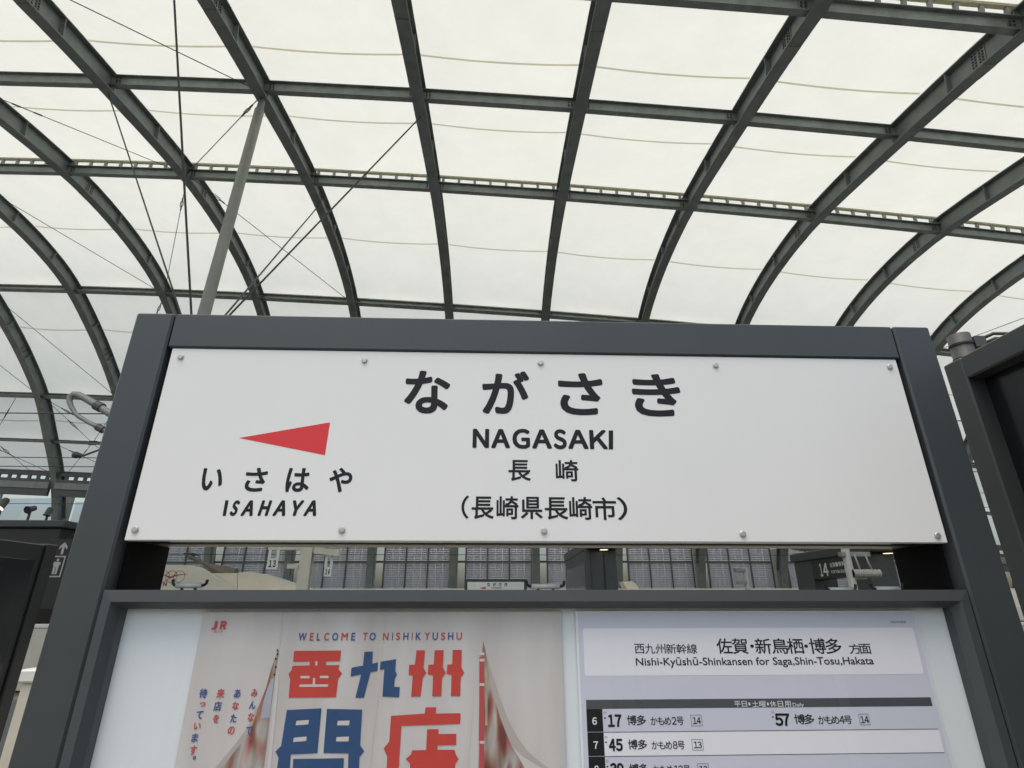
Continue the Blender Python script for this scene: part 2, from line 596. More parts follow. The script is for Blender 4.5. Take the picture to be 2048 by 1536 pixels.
# diagonal rods in the roof
def rod(p, q, r=.012, tb=None, name='tie_rod', par=roof):
    o = MB().tube([p, q], r, 6).build(name, 'cable', par)
    if tb is not None:
        d = (q - p).normalized()
        c = p + (q - p) * tb
        s = d.orthogonal().normalized()
        m = MB()
        for sg_ in (-1, 1):
            m.tube([c - d * .16 + s * sg_ * .01, c - d * .10 + s * sg_ * .045, c + d * .10 + s * sg_ * .045, c + d * .16 + s * sg_ * .01], .013, 6)
        m.tube([c - d * .32, c - d * .14], .024, 6)
        m.tube([c + d * .14, c + d * .32], .024, 6)
        m.build('turnbuckle', 'cable', o)
    return o
def nd(k, row, h=.30, side=0):
    return rp(KX0 + k, ROWS[row], h) + Vector((side * .02, 0, 0))
for k, a, k2, b, tb in ((0, 'T', 1, 'A', None), (-1, 'A', 0, 'B', .25), (0, 'B', 1, 'C', .14), (-2, 'B', -1, 'C', None), (-3, 'C', -2, 'D', None),
                        (1, 'A', 0, 'B', .18), (0, 'B', -1, 'C', .2), (-1, 'C', -2, 'D', .12), (-4, 'C', -3, 'D', None),
                        (-3, 'D', -2, 'E', .3), (-4, 'E', -3, 'F', .25), (-3, 'E', -2, 'F', .3), (7, 'C', 8, 'B', None)):
    rod(nd(k, a, .2, 1), nd(k2, b, .2, -1), tb=tb)
for kk in (-3.8, -3.02 + .55):    # crossed rods with gussets at the lower beam
    Kc = KX0 + kk
    c = rp(Kc, ROWS['E'], .3)
    for dK, row, tb in ((-.5, 'D', .4), (.5, 'D', .6), (-.4, 'F', .35), (.5, 'F', .35)):
        rod(c, rp(Kc + dK, ROWS[row], .2), .012, tb)
    MB().box(-.18, .18, -.02, .02, -.11, .11).build('gusset_plate', 'cable', roof, loc=tuple(c))
# raking strut with its mast and stay rods
node = at(387, 705, 9.2)
top = rp(KX0 + 1, ROWS['A'], -.02)
d = (top - node).normalized()
s_ = MB().tube([node, node + d * .25, top - d * .45], .112, 16).build('raking_strut', 'steel_light', roof, smooth=True)
MB().tube([top - d * .45, top - d * .40, top], [.114, .09, .075], 12).build('strut_shoe', 'steel_painted', s_)
MB().tube([Vector((node.x, node.y, -1.25)), node], .17, 16).build('mast', 'steel_painted', roof, smooth=True)
rod(nd(0, 'A', -.02), node, .018)
rod(rp(KX0 + .91, ROWS['T'], .05), node, .021)
rod(nd(2, 'A', -.02) + Vector((0, .25, 0)), node, .018)
rod(rp(KX0 + 1, t_of(3.72), -.02), node, .020)

# ------------------------------------------------------------------ glazed far wall under the roof
wall = thing('louvred_wall', 'grey louvred and glazed far wall between the rib feet behind the train', 'wall', (0, 28.0, -1.25))
slat = MB()
LW, LZ0, LZ1 = 1.02, .2, 6.2
z = LZ0
while z < LZ1:
    for xa, xb in ((0, .345), (.36, .69), (.715, LW)):
        slat.hexa([(xa, -.035, z), (xb, -.035, z), (xb, .035, z + .092), (xa, .035, z + .092), (xa, -.035, z + .014), (xb, -.035, z + .014), (xb, .035, z + .106), (xa, .035, z + .106)])
    z += .105
slat_me = bpy.data.meshes.new('louvre_slats')
slat_me.from_pydata(slat.v, [], slat.f)
slat_me.materials.append(MATS['louvre'])
fins = MB()
for q, fx_ in enumerate((.17, .52, .87)):
    x = fx_
    fins.box(x - .006, x + .006, .04, .09, LZ0, LZ1)
fin_me = bpy.data.meshes.new('louvre_fins')
fin_me.from_pydata(fins.v, [], fins.f)
fin_me.materials.append(MATS['louvre'])
for i in range(len(KS) - 1):
    Ka, Kb = KX0 + KS[i], KX0 + KS[i + 1]
    a, b = rp(Ka, len(PROF) - 2.2), rp(Kb, len(PROF) - 2.2)
    a, b = Vector((a.x, a.y + .35, 0)), Vector((b.x, b.y + .35, 0))
    dr = (b - a).normalized()
    rz = atan2(dr.y, dr.x)
    L = (b - a).length
    nrm = Vector((-dr.y, dr.x, 0))
    base = a - Vector((0, 28.0, 0))
    ztop = rp((Ka + Kb) / 2, ROWS['F'], .1).z + 1.25 - .9
    def lb(m, x0, x1, d0, d1, z0, z1):
        m.hexa([base + dr * x + nrm * dd + Vector((0, 0, zz)) for zz in (z0, z1) for x, dd in ((x0, d0), (x1, d0), (x1, d1), (x0, d1))])
    for q in range(3):
        o = link('louvre_panel', slat_me, wall)
        o['kind'] = 'stuff'
        o.location = base + dr * (.60 + q * 1.07)
        o.rotation_euler = (0, 0, rz)
        o2 = link('louvre_fin', fin_me, o)
        o2['kind'] = 'stuff'
    for x in (.575, 1.645, 2.715, 3.80):
        m = MB()
        lb(m, x - .03, x + .03, -.07, .06, 0, 6.3)
        m.build('mullion', 'mullion', wall)
    for z0 in (1.3, 3.1, 4.88, 6.25):
        m = MB()
        lb(m, .02, L - .02, -.05, -.036, z0 - .05, z0 + .05)
        m.build('transom', 'mullion', wall)
    m = MB()
    lb(m, .1, L - .1, .12, .13, .1, ztop)
    m.build('window_pane', 'window_glass', wall)
    m = MB()
    lb(m, -.2, .2, -.32, -.10, 0, ztop + .2)
    m.build('column', 'column_grey', wall)

# ------------------------------------------------------------------ the sign: local frame (a along it, d depth, z up)
SD = 1.0986
SY = radians(.584)
UX, UY = Vector((cos(SY), sin(SY), 0)), Vector((-sin(SY), cos(SY), 0))
AC = .115
SBASE = UX * AC + UY * SD
def on_sign(px, py, d=SD):
    r = _F + CR * ((px - 1024) / FPX) + CU * ((768 - py) / FPX)
    t = d / r.dot(UY)
    return t * r.dot(UX) - AC, EYE + t * r.z       # a measured from the sign's middle
A = lambda a: a - AC
sign = thing('station_name_sign', 'large dark grey framed station name sign above a notice board', 'sign', SBASE, SY)
# posts, header
for a0, a1 in ((-.7795, -.6990), (.9225, 1.0085)):
    MB().bbox(A(a0), A(a1), -.006, .18, 0, 2.2945, .004).build('post', 'frame_paint', sign)
MB().bbox(A(-.6970), A(.9205), -.004, .17, 2.2135, 2.2945, .003).build('header', 'frame_paint', sign)
MB().box(A(-.6985), A(.922), .019, .165, 1.832, 2.213).build('panel_box', 'frame_black', sign)
MB().bbox(A(-.686), A(.910), .0195, .056, 1.8145, 1.8318, .002).build('bottom_lip', 'alu', sign)
MB().box(A(-.686), A(.910), .0565, .108, 1.8165, 1.8318).build('bottom_channel', 'frame_black', sign)
MB().bbox(A(-.686), A(.910), .1085, .160, 1.8150, 1.8318, .002).build('bottom_lip', 'alu_olive', sign)
for a0, a1 in ((-.6985, -.6905), (.9135, .922)):
    MB().box(A(a0), A(a1), .03, .165, 1.7255, 1.8140).build('post_shade_strip', 'frame_black', sign)  # black strips put in for the shade on the posts' inner faces
panel = MB().bbox(A(-.688), A(.9125), 0, .018, 1.812, 2.2125, .0015).build('name_panel', 'panel_white', sign)

# ---- lettering
class Ink:
    """collects print: every character becomes a mesh of its own under its sheet"""
    def __init__(s, par, m, name='letter'):
        s.par, s.m, s.name = par, m, name
    def add(s, vs, fs):
        o = MB().add(vs, fs).build(s.name, s.m, s.par)
        if s.name == 'small_print': o['kind'] = 'stuff'
_gc = {}
def glyph_mesh(ch, res=4):
    if ch in _gc: return _gc[ch]
    cu = bpy.data.curves.new('glyph', 'FONT')
    cu.body = ch
    cu.resolution_u = res
    o = bpy.data.objects.new('glyph', cu)
    COL.objects.link(o)
    dg = bpy.context.evaluated_depsgraph_get()
    me = o.evaluated_get(dg).to_mesh()
    vs = [(v.co.x, v.co.y) for v in me.vertices]
    fs = [tuple(p.vertices) for p in me.polygons]
    o.evaluated_get(dg).to_mesh_clear()
    bpy.data.objects.remove(o)
    bpy.data.curves.remove(cu)
    _gc[ch] = (vs, fs)
    return _gc[ch]
def put(m, ch, a0, z0, a1, z1, d, bold=0.0, shear=0.0, n=8, maxasp=None):
    vs, fs = glyph_mesh(ch)
    if not vs: return
    xs, ys = [v[0] for v in vs], [v[1] for v in vs]
    x0, x1, y0, y1 = min(xs), max(xs), min(ys), max(ys)
    a0, a1, z0, z1 = a0 + bold, a1 - bold, z0 + bold, z1 - bold
    sz = (z1 - z0) / max(1e-6, y1 - y0)
    span = lambda q: (min(x * q + shear * (y - y0) * sz for x, y in vs), max(x * q + shear * (y - y0) * sz for x, y in vs))
    lo, hi = 0.0, (a1 - a0) / max(1e-6, x1 - x0)
    for _ in range(24 if shear else 0):
        sx = (lo + hi) / 2
        u0, u1 = span(sx)
        if u1 - u0 > a1 - a0: hi = sx
        else: lo = sx
    sx = hi
    if maxasp and sx > sz * maxasp:
        sx = sz * maxasp
    u0, u1 = span(sx)
    ox = (a0 + a1) / 2 - (u0 + u1) / 2
    base = [(ox + x * sx + shear * (y - y0) * sz, z0 + (y - y0) * sz) for x, y in vs]
    offs = [(0, 0)] if bold <= 0 else [(bold * cos(2 * pi * (i + .5) / n), bold * sin(2 * pi * (i + .5) / n)) for i in range(n)]
    mb = MB()
    for i, (dx, dz) in enumerate(offs):
        mb.add([(x + dx, d - i * .00002, zz + dz) for x, zz in base], fs)
    o = m.add(mb.v, mb.f)
    return o
def zone(ox, oy, s):
    """reader for measurements taken in an enlarged crop of the photograph"""
    return lambda x, y, d=SD: on_sign(ox + x * s, oy + y * s, d)
def word(m, Z, txt, x0, y0, x1, y1, d, depth, bold=0, shear=0, adv=None):
    """a word as one string stretched over the box"""
    a0, zb = Z(x0, y1, depth)
    a1, zt = Z(x1, y0, depth)
    put(m, txt, a0, zb, a1, zt, d, bold, shear)
def line(m, Z, items, d, depth, bold=0, shear=0, maxasp=None):
    for ch, x0, y0, x1, y1 in items:
        a0, zb = Z(x0, y1, depth)
        a1, zt = Z(x1, y0, depth)
        put(m, ch, a0, zb, a1, zt, d, bold, shear, maxasp=maxasp)
PF = -.0004    # print lies just proud of the panel's face
Z1 = zone(780, 720, .29297)
m = Ink(panel, 'print_ink')
line(m, Z1, [('な', 88, 75, 417, 365), ('が', 625, 77, 950, 368), ('さ', 1153, 91, 1447, 376), ('き', 1665, 98, 1968, 385)], PF, SD, .0030)
m = Ink(panel, 'print_ink')
for ch, x0, x1 in (('Ｎ', 562, 678), ('Ａ', 690, 820), ('Ｇ', 835, 955), ('Ａ', 970, 1103), ('Ｓ', 1117, 1203), ('Ａ', 1217, 1350), ('Ｋ', 1365, 1481)):
    yy = 10 * (x0 - 562) / 960
    o_ = 3 if ch in 'ＧＳ' else 0
    line(m, Z1, [(ch, x0, 470 + yy - o_, x1, 601 + yy + o_)], PF, SD, .0021)
q = [Z1(x, y) for x, y in ((1493, 611), (1523, 611), (1523, 481), (1493, 481))]
m.add([(a, PF, z) for a, z in q], [(0, 1, 2, 3)])
m = Ink(panel, 'print_ink')
line(m, Z1, [('長', 808, 683, 960, 825), ('崎', 1133, 683, 1283, 828)], PF, SD, .0008)
m = Ink(panel, 'print_ink')
line(m, Z1, [('（', 485, 925, 540, 1083), ('長', 555, 932, 710, 1085), ('崎', 726, 930, 877, 1087), ('県', 893, 934, 1040, 1086), ('長', 1058, 937, 1212, 1089),
             ('崎', 1226, 936, 1377, 1091), ('市', 1388, 938, 1541, 1093), ('）', 1557, 936, 1613, 1093)], PF, SD, .0008)
Z2 = zone(200, 640, .390625)
m = Ink(panel, 'print_ink')
line(m, Z2, [('い', 508, 759, 640, 873), ('さ', 731, 757, 865, 879), ('は', 944, 758, 1082, 881), ('や', 1166, 757, 1298, 882)], PF, SD, .0014)
m = Ink(panel, 'print_ink')
Z5 = zone(400, 980, 1 / 7.314)
for ch, x0, x1 in (('Ｓ', 425, 595), ('Ａ', 588, 808), ('Ｈ', 838, 1060), ('Ａ', 1055, 1280), ('Ｙ', 1327, 1530), ('Ａ', 1508, 1728)):
    line(m, Z5, [(ch, x0, 150, x1, 381)], PF, SD, .00165, shear=.17)
q = [Z5(x, y) for x, y in ((330, 380), (378, 380), (420, 150), (372, 150))]
m.add([(a, PF, z) for a, z in q], [(0, 1, 2, 3)])
m = MB()
pts = [Z2(x, y) for x, y in ((712, 604), (1152, 692), (1178, 524))]
m.add([(a, PF, z) for a, z in pts], [(0, 1, 2)])
m.build('arrow', 'print_red', panel)
bolt = MB()
n = 12
for (r, y) in ((.0085, -.0005), (.0085, -.0018)):
    pass
vs, fs = [], []
for r, y in ((.0062, -.0002), (.0062, -.0030), (.0052, -.0040), (.003, -.0042)):
    vs += [(r * cos(2 * pi * i / n), y, r * sin(2 * pi * i / n)) for i in range(n)]
for j in range(3):
    for i in range(n):
        fs.append((j * n + i, j * n + (i + 1) % n, (j + 1) * n + (i + 1) % n, (j + 1) * n + i))
fs.append(tuple(range(3 * n, 4 * n)))
bme = bpy.data.meshes.new('bolt')
bme.from_pydata(vs, [], fs)
bme.materials.append(MATS['bolt_metal'])
for px, py in ((362, 714), (729, 721), (1081, 726), (1431, 731), (1779, 734), (271, 1059), (684, 1060), (1088, 1062), (1485, 1068), (1874, 1071)):
    a, z = on_sign(px, py)
    link('bolt', bme, panel, (a, 0, z))

# ---- notice case below the name panel
CB = .62
O0, O1, OT = A(-.6925), A(.9120), 1.7245
I0, I1, IT = A(-.6645), A(.8830), 1.6925
def bar(nm, pts):     # pts: outer line a..b and inner line, front bevelled
    m = MB()
    (oa, oz), (ob, ozb), (ib, izb), (ia, iz) = pts
    lerp = lambda p, q, t: (p[0] + (q[0] - p[0]) * t, p[1] + (q[1] - p[1]) * t)
    ma, mb2 = lerp((oa, oz), (ia, iz), .62), lerp((ob, ozb), (ib, izb), .62)
    P = lambda q, d: (q[0], d, q[1])
    o1, o2, i1, i2 = (oa, oz), (ob, ozb), (ia, iz), (ib, izb)
    vs = [P(o1, .06), P(o2, .06), P(o1, -.012), P(o2, -.012), P(ma, -.014), P(mb2, -.014), P(i1, .004), P(i2, .004), P(i1, .06), P(i2, .06)]
    fs = [(0, 1, 3, 2), (2, 3, 5, 4), (4, 5, 7, 6), (6, 7, 9, 8), (8, 9, 1, 0), (0, 2, 4, 6, 8), (1, 9, 7, 5, 3)]
    m.add(vs, fs).build(nm, 'case_frame', sign)
bar('case_frame_bar', ((O0, OT), (O1, OT), (I1, IT), (I0, IT)))
bar('case_frame_bar', ((O1, CB), (O0, CB), (I0, CB + .032), (I1, CB + .032)))
bar('case_frame_bar', ((O0, CB), (O0, OT), (I0, IT), (I0, CB + .032)))
bar('case_frame_bar', ((O1, OT), (O1, CB), (I1, CB + .032), (I1, IT)))
PD = .020           # depth of the notices behind the posts' face
MB().box(O0 + .004, O1 - .004, PD + .004, .075, CB + .004, OT - .004).build('mount_board', 'paper_mount', sign)
MB().box(I0 + .0005, I1 - .0005, 0.0065, .0095, CB + .0325, IT - .0005).build('case_pane', 'pane_glass', sign)

# ---- the notices
def sheet(name, label, cat, a0, a1, z0, z1, d, m):
    o = MB().box(a0, a1, d - .0006, d + .0006, z0, z1).build(name, m)
    o.location = SBASE
    o.rotation_euler = (0, 0, SY)
    return tag(o, label, cat)
dP = SD + PD
Z3 = zone(350, 1200, .390625)
def mat_poster(name):
    m = mat(name, (.50, .465, .445), .6, scale=3.0, amt=.0)
    nt = m.node_tree
    p = nt.nodes['Principled BSDF']
    tc = nt.nodes.new('ShaderNodeTexCoord')
    mp = nt.nodes.new('ShaderNodeMapping')
    mp.inputs['Scale'].default_value = (9, 1, 1.6)
    mp.inputs['Rotation'].default_value = (0, radians(8), 0)
    nt.links.new(tc.outputs['Object'], mp.inputs[0])
    nz = nt.nodes.new('ShaderNodeTexNoise')
    nz.inputs['Scale'].default_value = 1.4
    nz.inputs['Detail'].default_value = 3
    nt.links.new(mp.outputs[0], nz.inputs['Vector'])
    cr = nt.nodes.new('ShaderNodeValToRGB')
    cr.color_ramp.elements[0].position = .3
    cr.color_ramp.elements[0].color = (.55, .515, .49, 1)
    cr.color_ramp.elements[1].position = .72
    cr.color_ramp.elements[1].color = (.70, .675, .655, 1)
    nt.links.new(nz.outputs[0], cr.inputs[0])
    nt.links.new(cr.outputs[0], p.inputs['Base Color'])
def mat_scene(name, sc, cols):
    m = mat(name, (.3, .2, .15), .6, amt=0)
    nt = m.node_tree
    p = nt.nodes['Principled BSDF']
    tc = nt.nodes.new('ShaderNodeTexCoord')
    mp = nt.nodes.new('ShaderNodeMapping')
    mp.inputs['Scale'].default_value = sc
    nt.links.new(tc.outputs['Object'], mp.inputs[0])
    out = []
    for k in range(3):
        nz = nt.nodes.new('ShaderNodeTexNoise')
        nz.inputs['Scale'].default_value = 1 + .3 * k
        nz.inputs['Detail'].default_value = 1.0
        nz.inputs['Distortion'].default_value = .4
        nt.links.new(mp.outputs[0], nz.inputs['Vector'])
        out.append(nz)
    sp = out[0]
    cr = nt.nodes.new('ShaderNodeValToRGB')
    e = cr.color_ramp.elements
    while len(e) < len(cols): e.new(.5)
    for i, c in enumerate(cols):
        e[i].position = .30 + .4 * i / (len(cols) - 1)
        e[i].color = tuple(c) + (1,)
    nt.links.new(sp.outputs[0], cr.inputs[0])
    hs = nt.nodes.new('ShaderNodeHueSaturation')
    for k, (lo, hi, sock) in enumerate(((.48, .53, 'Hue'), (.65, 1.3, 'Value'))):
        mr = nt.nodes.new('ShaderNodeMapRange')
        mr.inputs[1].default_value = .3
        mr.inputs[2].default_value = .7
        mr.inputs[3].default_value = lo
        mr.inputs[4].default_value = hi
        nt.links.new(out[k + 1].outputs[0], mr.inputs[0])
        nt.links.new(mr.outputs[0], hs.inputs[sock])
    nt.links.new(cr.outputs[0], hs.inputs['Color'])
    nt.links.new(hs.outputs[0], p.inputs['Base Color'])
mat_poster('poster_cloth')
mat_scene('poster_street', (46, 1, 11), [(.20, .06, .05), (.30, .10, .08), (.36, .22, .17), (.42, .36, .32), (.48, .44, .42), (.34, .15, .12)])
pa0, pz1 = Z3(150, 62, dP)
pa1, _ = Z3(1975, 56, dP)
poster = sheet('poster', 'poster of red and blue lettering on a cloth curtain in the notice case', 'poster', pa0, pa1, pz1 - .92, pz1, PD - .001 + .0, 'poster_cloth')
LAY = [PD - .0022]
def poly(par, Z, depth, pts, m, name, dz=0.0, extra=None):
    q = [Z(x, y, depth) for x, y in pts]
    MB().add([(a, LAY[0] - dz, z) for a, z in q], [tuple(range(len(q)))]).build(name, m, par)
def polyset(par, Z, depth, sets, m, name, dz=0.0):
    for pts in sets:
        q = [Z(x, y, depth) for x, y in pts]
        MB().add([(a, LAY[0] - dz, z) for a, z in q], [tuple(range(len(q)))]).build(name, m, par)
R4 = lambda x0, y0, x1, y1: [(x0, y0), (x1, y0), (x1, y1), (x0, y1)]
polyset(poster, Z3, dP, [[(530, 250), (536, 262), (512, 400), (492, 560), (470, 760), (455, 860), (440, 1010), (120, 1010), (240, 860), (335, 740), (390, 660), (430, 545), (468, 450), (495, 350)]], 'poster_street', 'printed_picture')
polyset(poster, Z3, dP, [[(1578, 205), (1590, 260), (1612, 400), (1665, 600), (1722, 740), (1792, 860), (1850, 1010), (1548, 1010), (1553, 860), (1556, 600), (1561, 380)]], 'poster_street', 'printed_picture')
polyset(poster, Z3, dP, [[(1722, 742), (1780, 800), (1900, 872), (1990, 930), (1990, 1010), (1850, 1010), (1792, 860)]], 'poster_light', 'printed_cloth_edge')
polyset(poster, Z3, dP, [[(548, 68), (560, 68), (536, 262), (523, 250)], [(1066, 68), (1084, 68), (1062, 240), (1050, 240)], [(1576, 66), (1592, 66), (1583, 215), (1572, 215)],
                         [(1050, 240), (1062, 240), (1040, 520), (1000, 860), (985, 1010), (965, 1010), (985, 860), (1028, 500)]], 'poster_fold', 'printed_seams')
polyset(poster, Z3, dP, [R4(1558, 290, 1583, 860), R4(1556, 860, 1583, 1010)], 'poster_ink_red', 'printed_pole', .0003)
polyset(poster, Z3, dP, [R4(1560, y, 1584, y + 14) for y in (268, 300, 425, 720)], 'poster_light', 'printed_bands', .0006)
polyset(poster, Z3, dP, [R4(523, y, 531, y + 9) for y in (252, 272)] + [R4(515, y, 523, y + 10) for y in (295, 337)] + [R4(508, 376, 516, 386)], 'tt_black', 'printed_stitches', .0006)
polyset(poster, Z3, dP, [[(497, 400), (510, 402), (496, 520), (489, 600), (440, 606), (455, 520), (476, 450)]], 'poster_grey', 'printed_building', .0003)
polyset(poster, Z3, dP, [R4(1588, 330, 1600, 640)], 'poster_sand', 'printed_post', .0003)
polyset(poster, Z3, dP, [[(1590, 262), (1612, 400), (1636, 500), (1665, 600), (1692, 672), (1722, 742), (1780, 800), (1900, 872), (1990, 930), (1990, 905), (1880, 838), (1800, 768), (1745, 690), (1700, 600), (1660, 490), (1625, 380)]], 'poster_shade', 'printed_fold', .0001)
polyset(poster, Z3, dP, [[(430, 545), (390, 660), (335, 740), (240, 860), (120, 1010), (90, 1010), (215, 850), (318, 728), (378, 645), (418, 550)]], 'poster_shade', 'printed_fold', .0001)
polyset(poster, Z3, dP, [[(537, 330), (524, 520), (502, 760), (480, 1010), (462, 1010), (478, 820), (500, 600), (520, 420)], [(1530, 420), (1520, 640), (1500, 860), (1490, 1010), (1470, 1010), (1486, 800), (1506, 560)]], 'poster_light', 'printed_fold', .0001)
# big display characters
polyset(poster, Z3, dP, [
    [(612, 260), (852, 258), (846, 312), (775, 313), (775, 333), (844, 332), (838, 352), (857, 376), (837, 402), (826, 496), (584, 498), (592, 405), (583, 378), (599, 358), (604, 336), (690, 334), (692, 314), (607, 315)]],
    'poster_red', 'display_character', .0004)
polyset(poster, Z3, dP, [R4(721, 313, 731, 335), R4(645, 388, 691, 400), R4(744, 387, 788, 399), [(641, 432), (707, 431), (709, 398), (720, 398), (719, 431), (787, 431), (785, 443), (640, 444)]],
        'poster_light', 'display_character_gaps', .0007)
polyset(poster, Z3, dP, [[(905, 346), (964, 335), (971, 265), (1014, 263), (1011, 326), (1040, 318), (1038, 362), (1003, 368), (968, 499), (925, 499), (955, 379), (901, 391)],
                         [(1054, 315), (1133, 302), (1129, 362), (1138, 382), (1126, 404), (1123, 443), (1152, 445), (1148, 497), (1063, 493), (1073, 353), (1050, 357)]], 'poster_blue', 'display_character', .0004)
s1 = [(1237, 257), (1281, 257), (1273, 345), (1287, 372), (1269, 398), (1258, 492), (1210, 494), (1218, 385), (1197, 383), (1200, 331), (1229, 330)]
s2 = [(1330, 257), (1376, 256), (1372, 345), (1387, 372), (1368, 398), (1364, 490), (1318, 492), (1322, 383), (1295, 380), (1298, 331), (1325, 329)]
s3 = [(1422, 255), (1468, 255), (1467, 345), (1481, 372), (1463, 398), (1460, 490), (1413, 491), (1416, 382), (1391, 378), (1395, 330), (1419, 328)]
polyset(poster, Z3, dP, [s1, s2, s3], 'poster_red', 'display_character', .0004)
polyset(poster, Z3, dP, [[(575, 562), (752, 553), (731, 782), (595, 788), (580, 1010), (505, 1010), (525, 860), (533, 805), (517, 774), (546, 745)],
                         [(780, 556), (960, 560), (949, 742), (970, 772), (946, 802), (938, 1010), (884, 1010), (890, 783), (762, 782)],
                         [(608, 812), (866, 808), (860, 1010), (595, 1010)]], 'poster_blue', 'display_character', .0004)
polyset(poster, Z3, dP, [[(625, 617), (688, 612), (685, 635), (620, 640)], [(612, 703), (677, 697), (674, 720), (607, 725)], [(836, 617), (896, 615), (893, 640), (832, 640)], [(830, 700), (893, 697), (890, 722), (826, 722)]],
        'poster_light', 'display_character_gaps', .0007)
polyset(poster, Z3, dP, [[(1107, 592), (1280, 580), (1283, 548), (1338, 548), (1336, 580), (1462, 578), (1460, 632), (1160, 643), (1150, 800), (1140, 1010), (1078, 1010), (1085, 860), (1088, 800), (1070, 758), (1098, 722)],
                         [(1292, 660), (1350, 660), (1350, 685), (1440, 683), (1440, 740), (1345, 742), (1343, 765), (1431, 765), (1439, 790), (1452, 812), (1435, 836), (1428, 1010), (1195, 1010), (1205, 836), (1182, 812), (1208, 790), (1215, 768), (1286, 766)]],
        'poster_red', 'display_character', .0004)
LT = LAY[0] - .0004
red, blue = Ink(poster, 'poster_ink_red'), Ink(poster, 'poster_ink_blue')
cx = [655, 702, 737, 778, 822, 870, 914, 975, 1013, 1080, 1115, 1143, 1183, 1215, 1247, 1292, 1333, 1373, 1412, 1455]
wd = {'W': 50, 'M': 40, 'I': 8, 'E': 26, 'L': 24, 'O': 38, 'C': 32, 'T': 30, 'N': 34, 'S': 26, 'H': 32, 'K': 32, 'Y': 32, 'U': 32}
for i, (ch, c) in enumerate(zip('WELCOMETONISHIKYUSHU', cx)):
    y0 = 168 - 3 * (c - 655) / 800
    y1 = 208 - 4 * (c - 655) / 800
    line(blue if i % 2 == 0 else red, Z3, [(ch, c - wd[ch] * .46, y0, c + wd[ch] * .46, y1)], LT, dP, .0003)
cols = [[('み', 390, 455, 429, 496, 0), ('ん', 380, 515, 419, 557, 1), ('な', 372, 575, 411, 622, 0), ('で', 362, 645, 403, 690, 1), ('、', 385, 698, 398, 712, 0)],
        [('あ', 302, 455, 343, 500, 1), ('な', 293, 519, 333, 561, 0), ('た', 283, 582, 323, 626, 1), ('の', 270, 645, 312, 687, 0)],
        [('来', 212, 453, 261, 502, 0), ('店', 198, 517, 246, 566, 1), ('を', 195, 584, 233, 628, 0)],
        [('待', 124, 452, 173, 501, 1), ('っ', 128, 521, 161, 546, 0), ('て', 108, 566, 151, 608, 1), ('い', 97, 626, 139, 661, 0), ('ま', 85, 681, 126, 725, 1), ('す', 75, 744, 119, 793, 0), ('。', 93, 796, 113, 816, 1)]]
for c in cols:
    for ch, x0, y0, x1, y1, b in c:
        line(blue if b else red, Z3, [(ch, x0, y0, x1, y1)], LT, dP, .0004)
line(red, Z3, [('J', 188, 106, 224, 153), ('Ｒ', 230, 106, 272, 152)], LT, dP, .0013)
line(red, Z3, [('J', 200, 156, 208, 168), ('R', 209, 156, 218, 168), ('九', 220, 156, 233, 168), ('州', 235, 156, 248, 168)], LT, dP, 0)

Z4 = zone(1120, 1200, .41016)
ta0, tz1 = Z4(74, 55, dP)
ta1, _ = Z4(1724, 62, dP)
tt = sheet('timetable', 'lavender and white train timetable in the notice case', 'timetable', ta0, ta1, tz1 - .90, tz1, PD - .001, 'paper_sheet')
TL = PD - .0022
def trect(x0, y0, x1, y1, m, name, dz, r=0.0, par=tt):
    a0, z1_ = Z4(x0, y0, dP)
    a1, _ = Z4(x1, y0, dP)
    _, z0_ = Z4(x0, y1, dP)
    return arect(a0, z0_, a1, z1_, m, name, dz, r, par)
def arect(a0, z0_, a1, z1_, m, name, dz, r=0.0, par=tt):
    pts = []
    if r:
        for cx_, cz, s in ((a1 - r, z1_ - r, 0), (a0 + r, z1_ - r, 1), (a0 + r, z0_ + r, 2), (a1 - r, z0_ + r, 3)):
            for i in range(4):
                an = (s + i / 3) * pi / 2
                pts.append((cx_ + r * cos(an), cz + r * sin(an)))
        pts = pts[::-1]
    else:
        pts = [(a0, z0_), (a1, z0_), (a1, z1_), (a0, z1_)]
    return MB().add([(a, TL - dz, z) for a, z in pts], [tuple(range(len(pts)))]).build(name, m, par)
arect(ta0 + .004, tz1 - .895, ta1 - .002, tz1 - .003, 'tt_lavender', 'printed_ground', 0)
wa0, wz1 = Z4(110, 138, dP); wa1, _ = Z4(1716, 138, dP); _, wz0 = Z4(120, 370, dP)
arect(wa0, wz0, wa1, wz1, 'tt_white', 'title_box', .0003, .004)
ha0, hz1 = Z4(125, 486, dP); _, hz0 = Z4(127, 530, dP); ha1, _ = Z4(1803, 478, dP)
arect(ha0, hz0, ha1, hz1, 'tt_grey', 'heading_bar', .0003)
hc1, _ = Z4(207, 560, dP)
rowz = [hz0] + [Z4(170, y, dP)[1] for y in (643, 761)]
rowz += [rowz[-1] - .0475 * i for i in range(1, 9)]
for i in range(10):
    arect(hc1, rowz[i + 1], ha1, rowz[i] - .0008, ('tt_lavender', 'tt_white')[i % 2], 'hour_row', .0003)
    arect(ha0, rowz[i + 1] + .0006, hc1 - .0003, rowz[i] - .0002, 'tt_black', 'hour_cell', .0004)
    arect(hc1, rowz[i + 1] - .0007, ha1, rowz[i + 1] + .0003, 'tt_grey', 'row_line', .0006)
D4 = TL - .0007
ink, wht = Ink(tt, 'tt_black'), Ink(tt, 'tt_white')
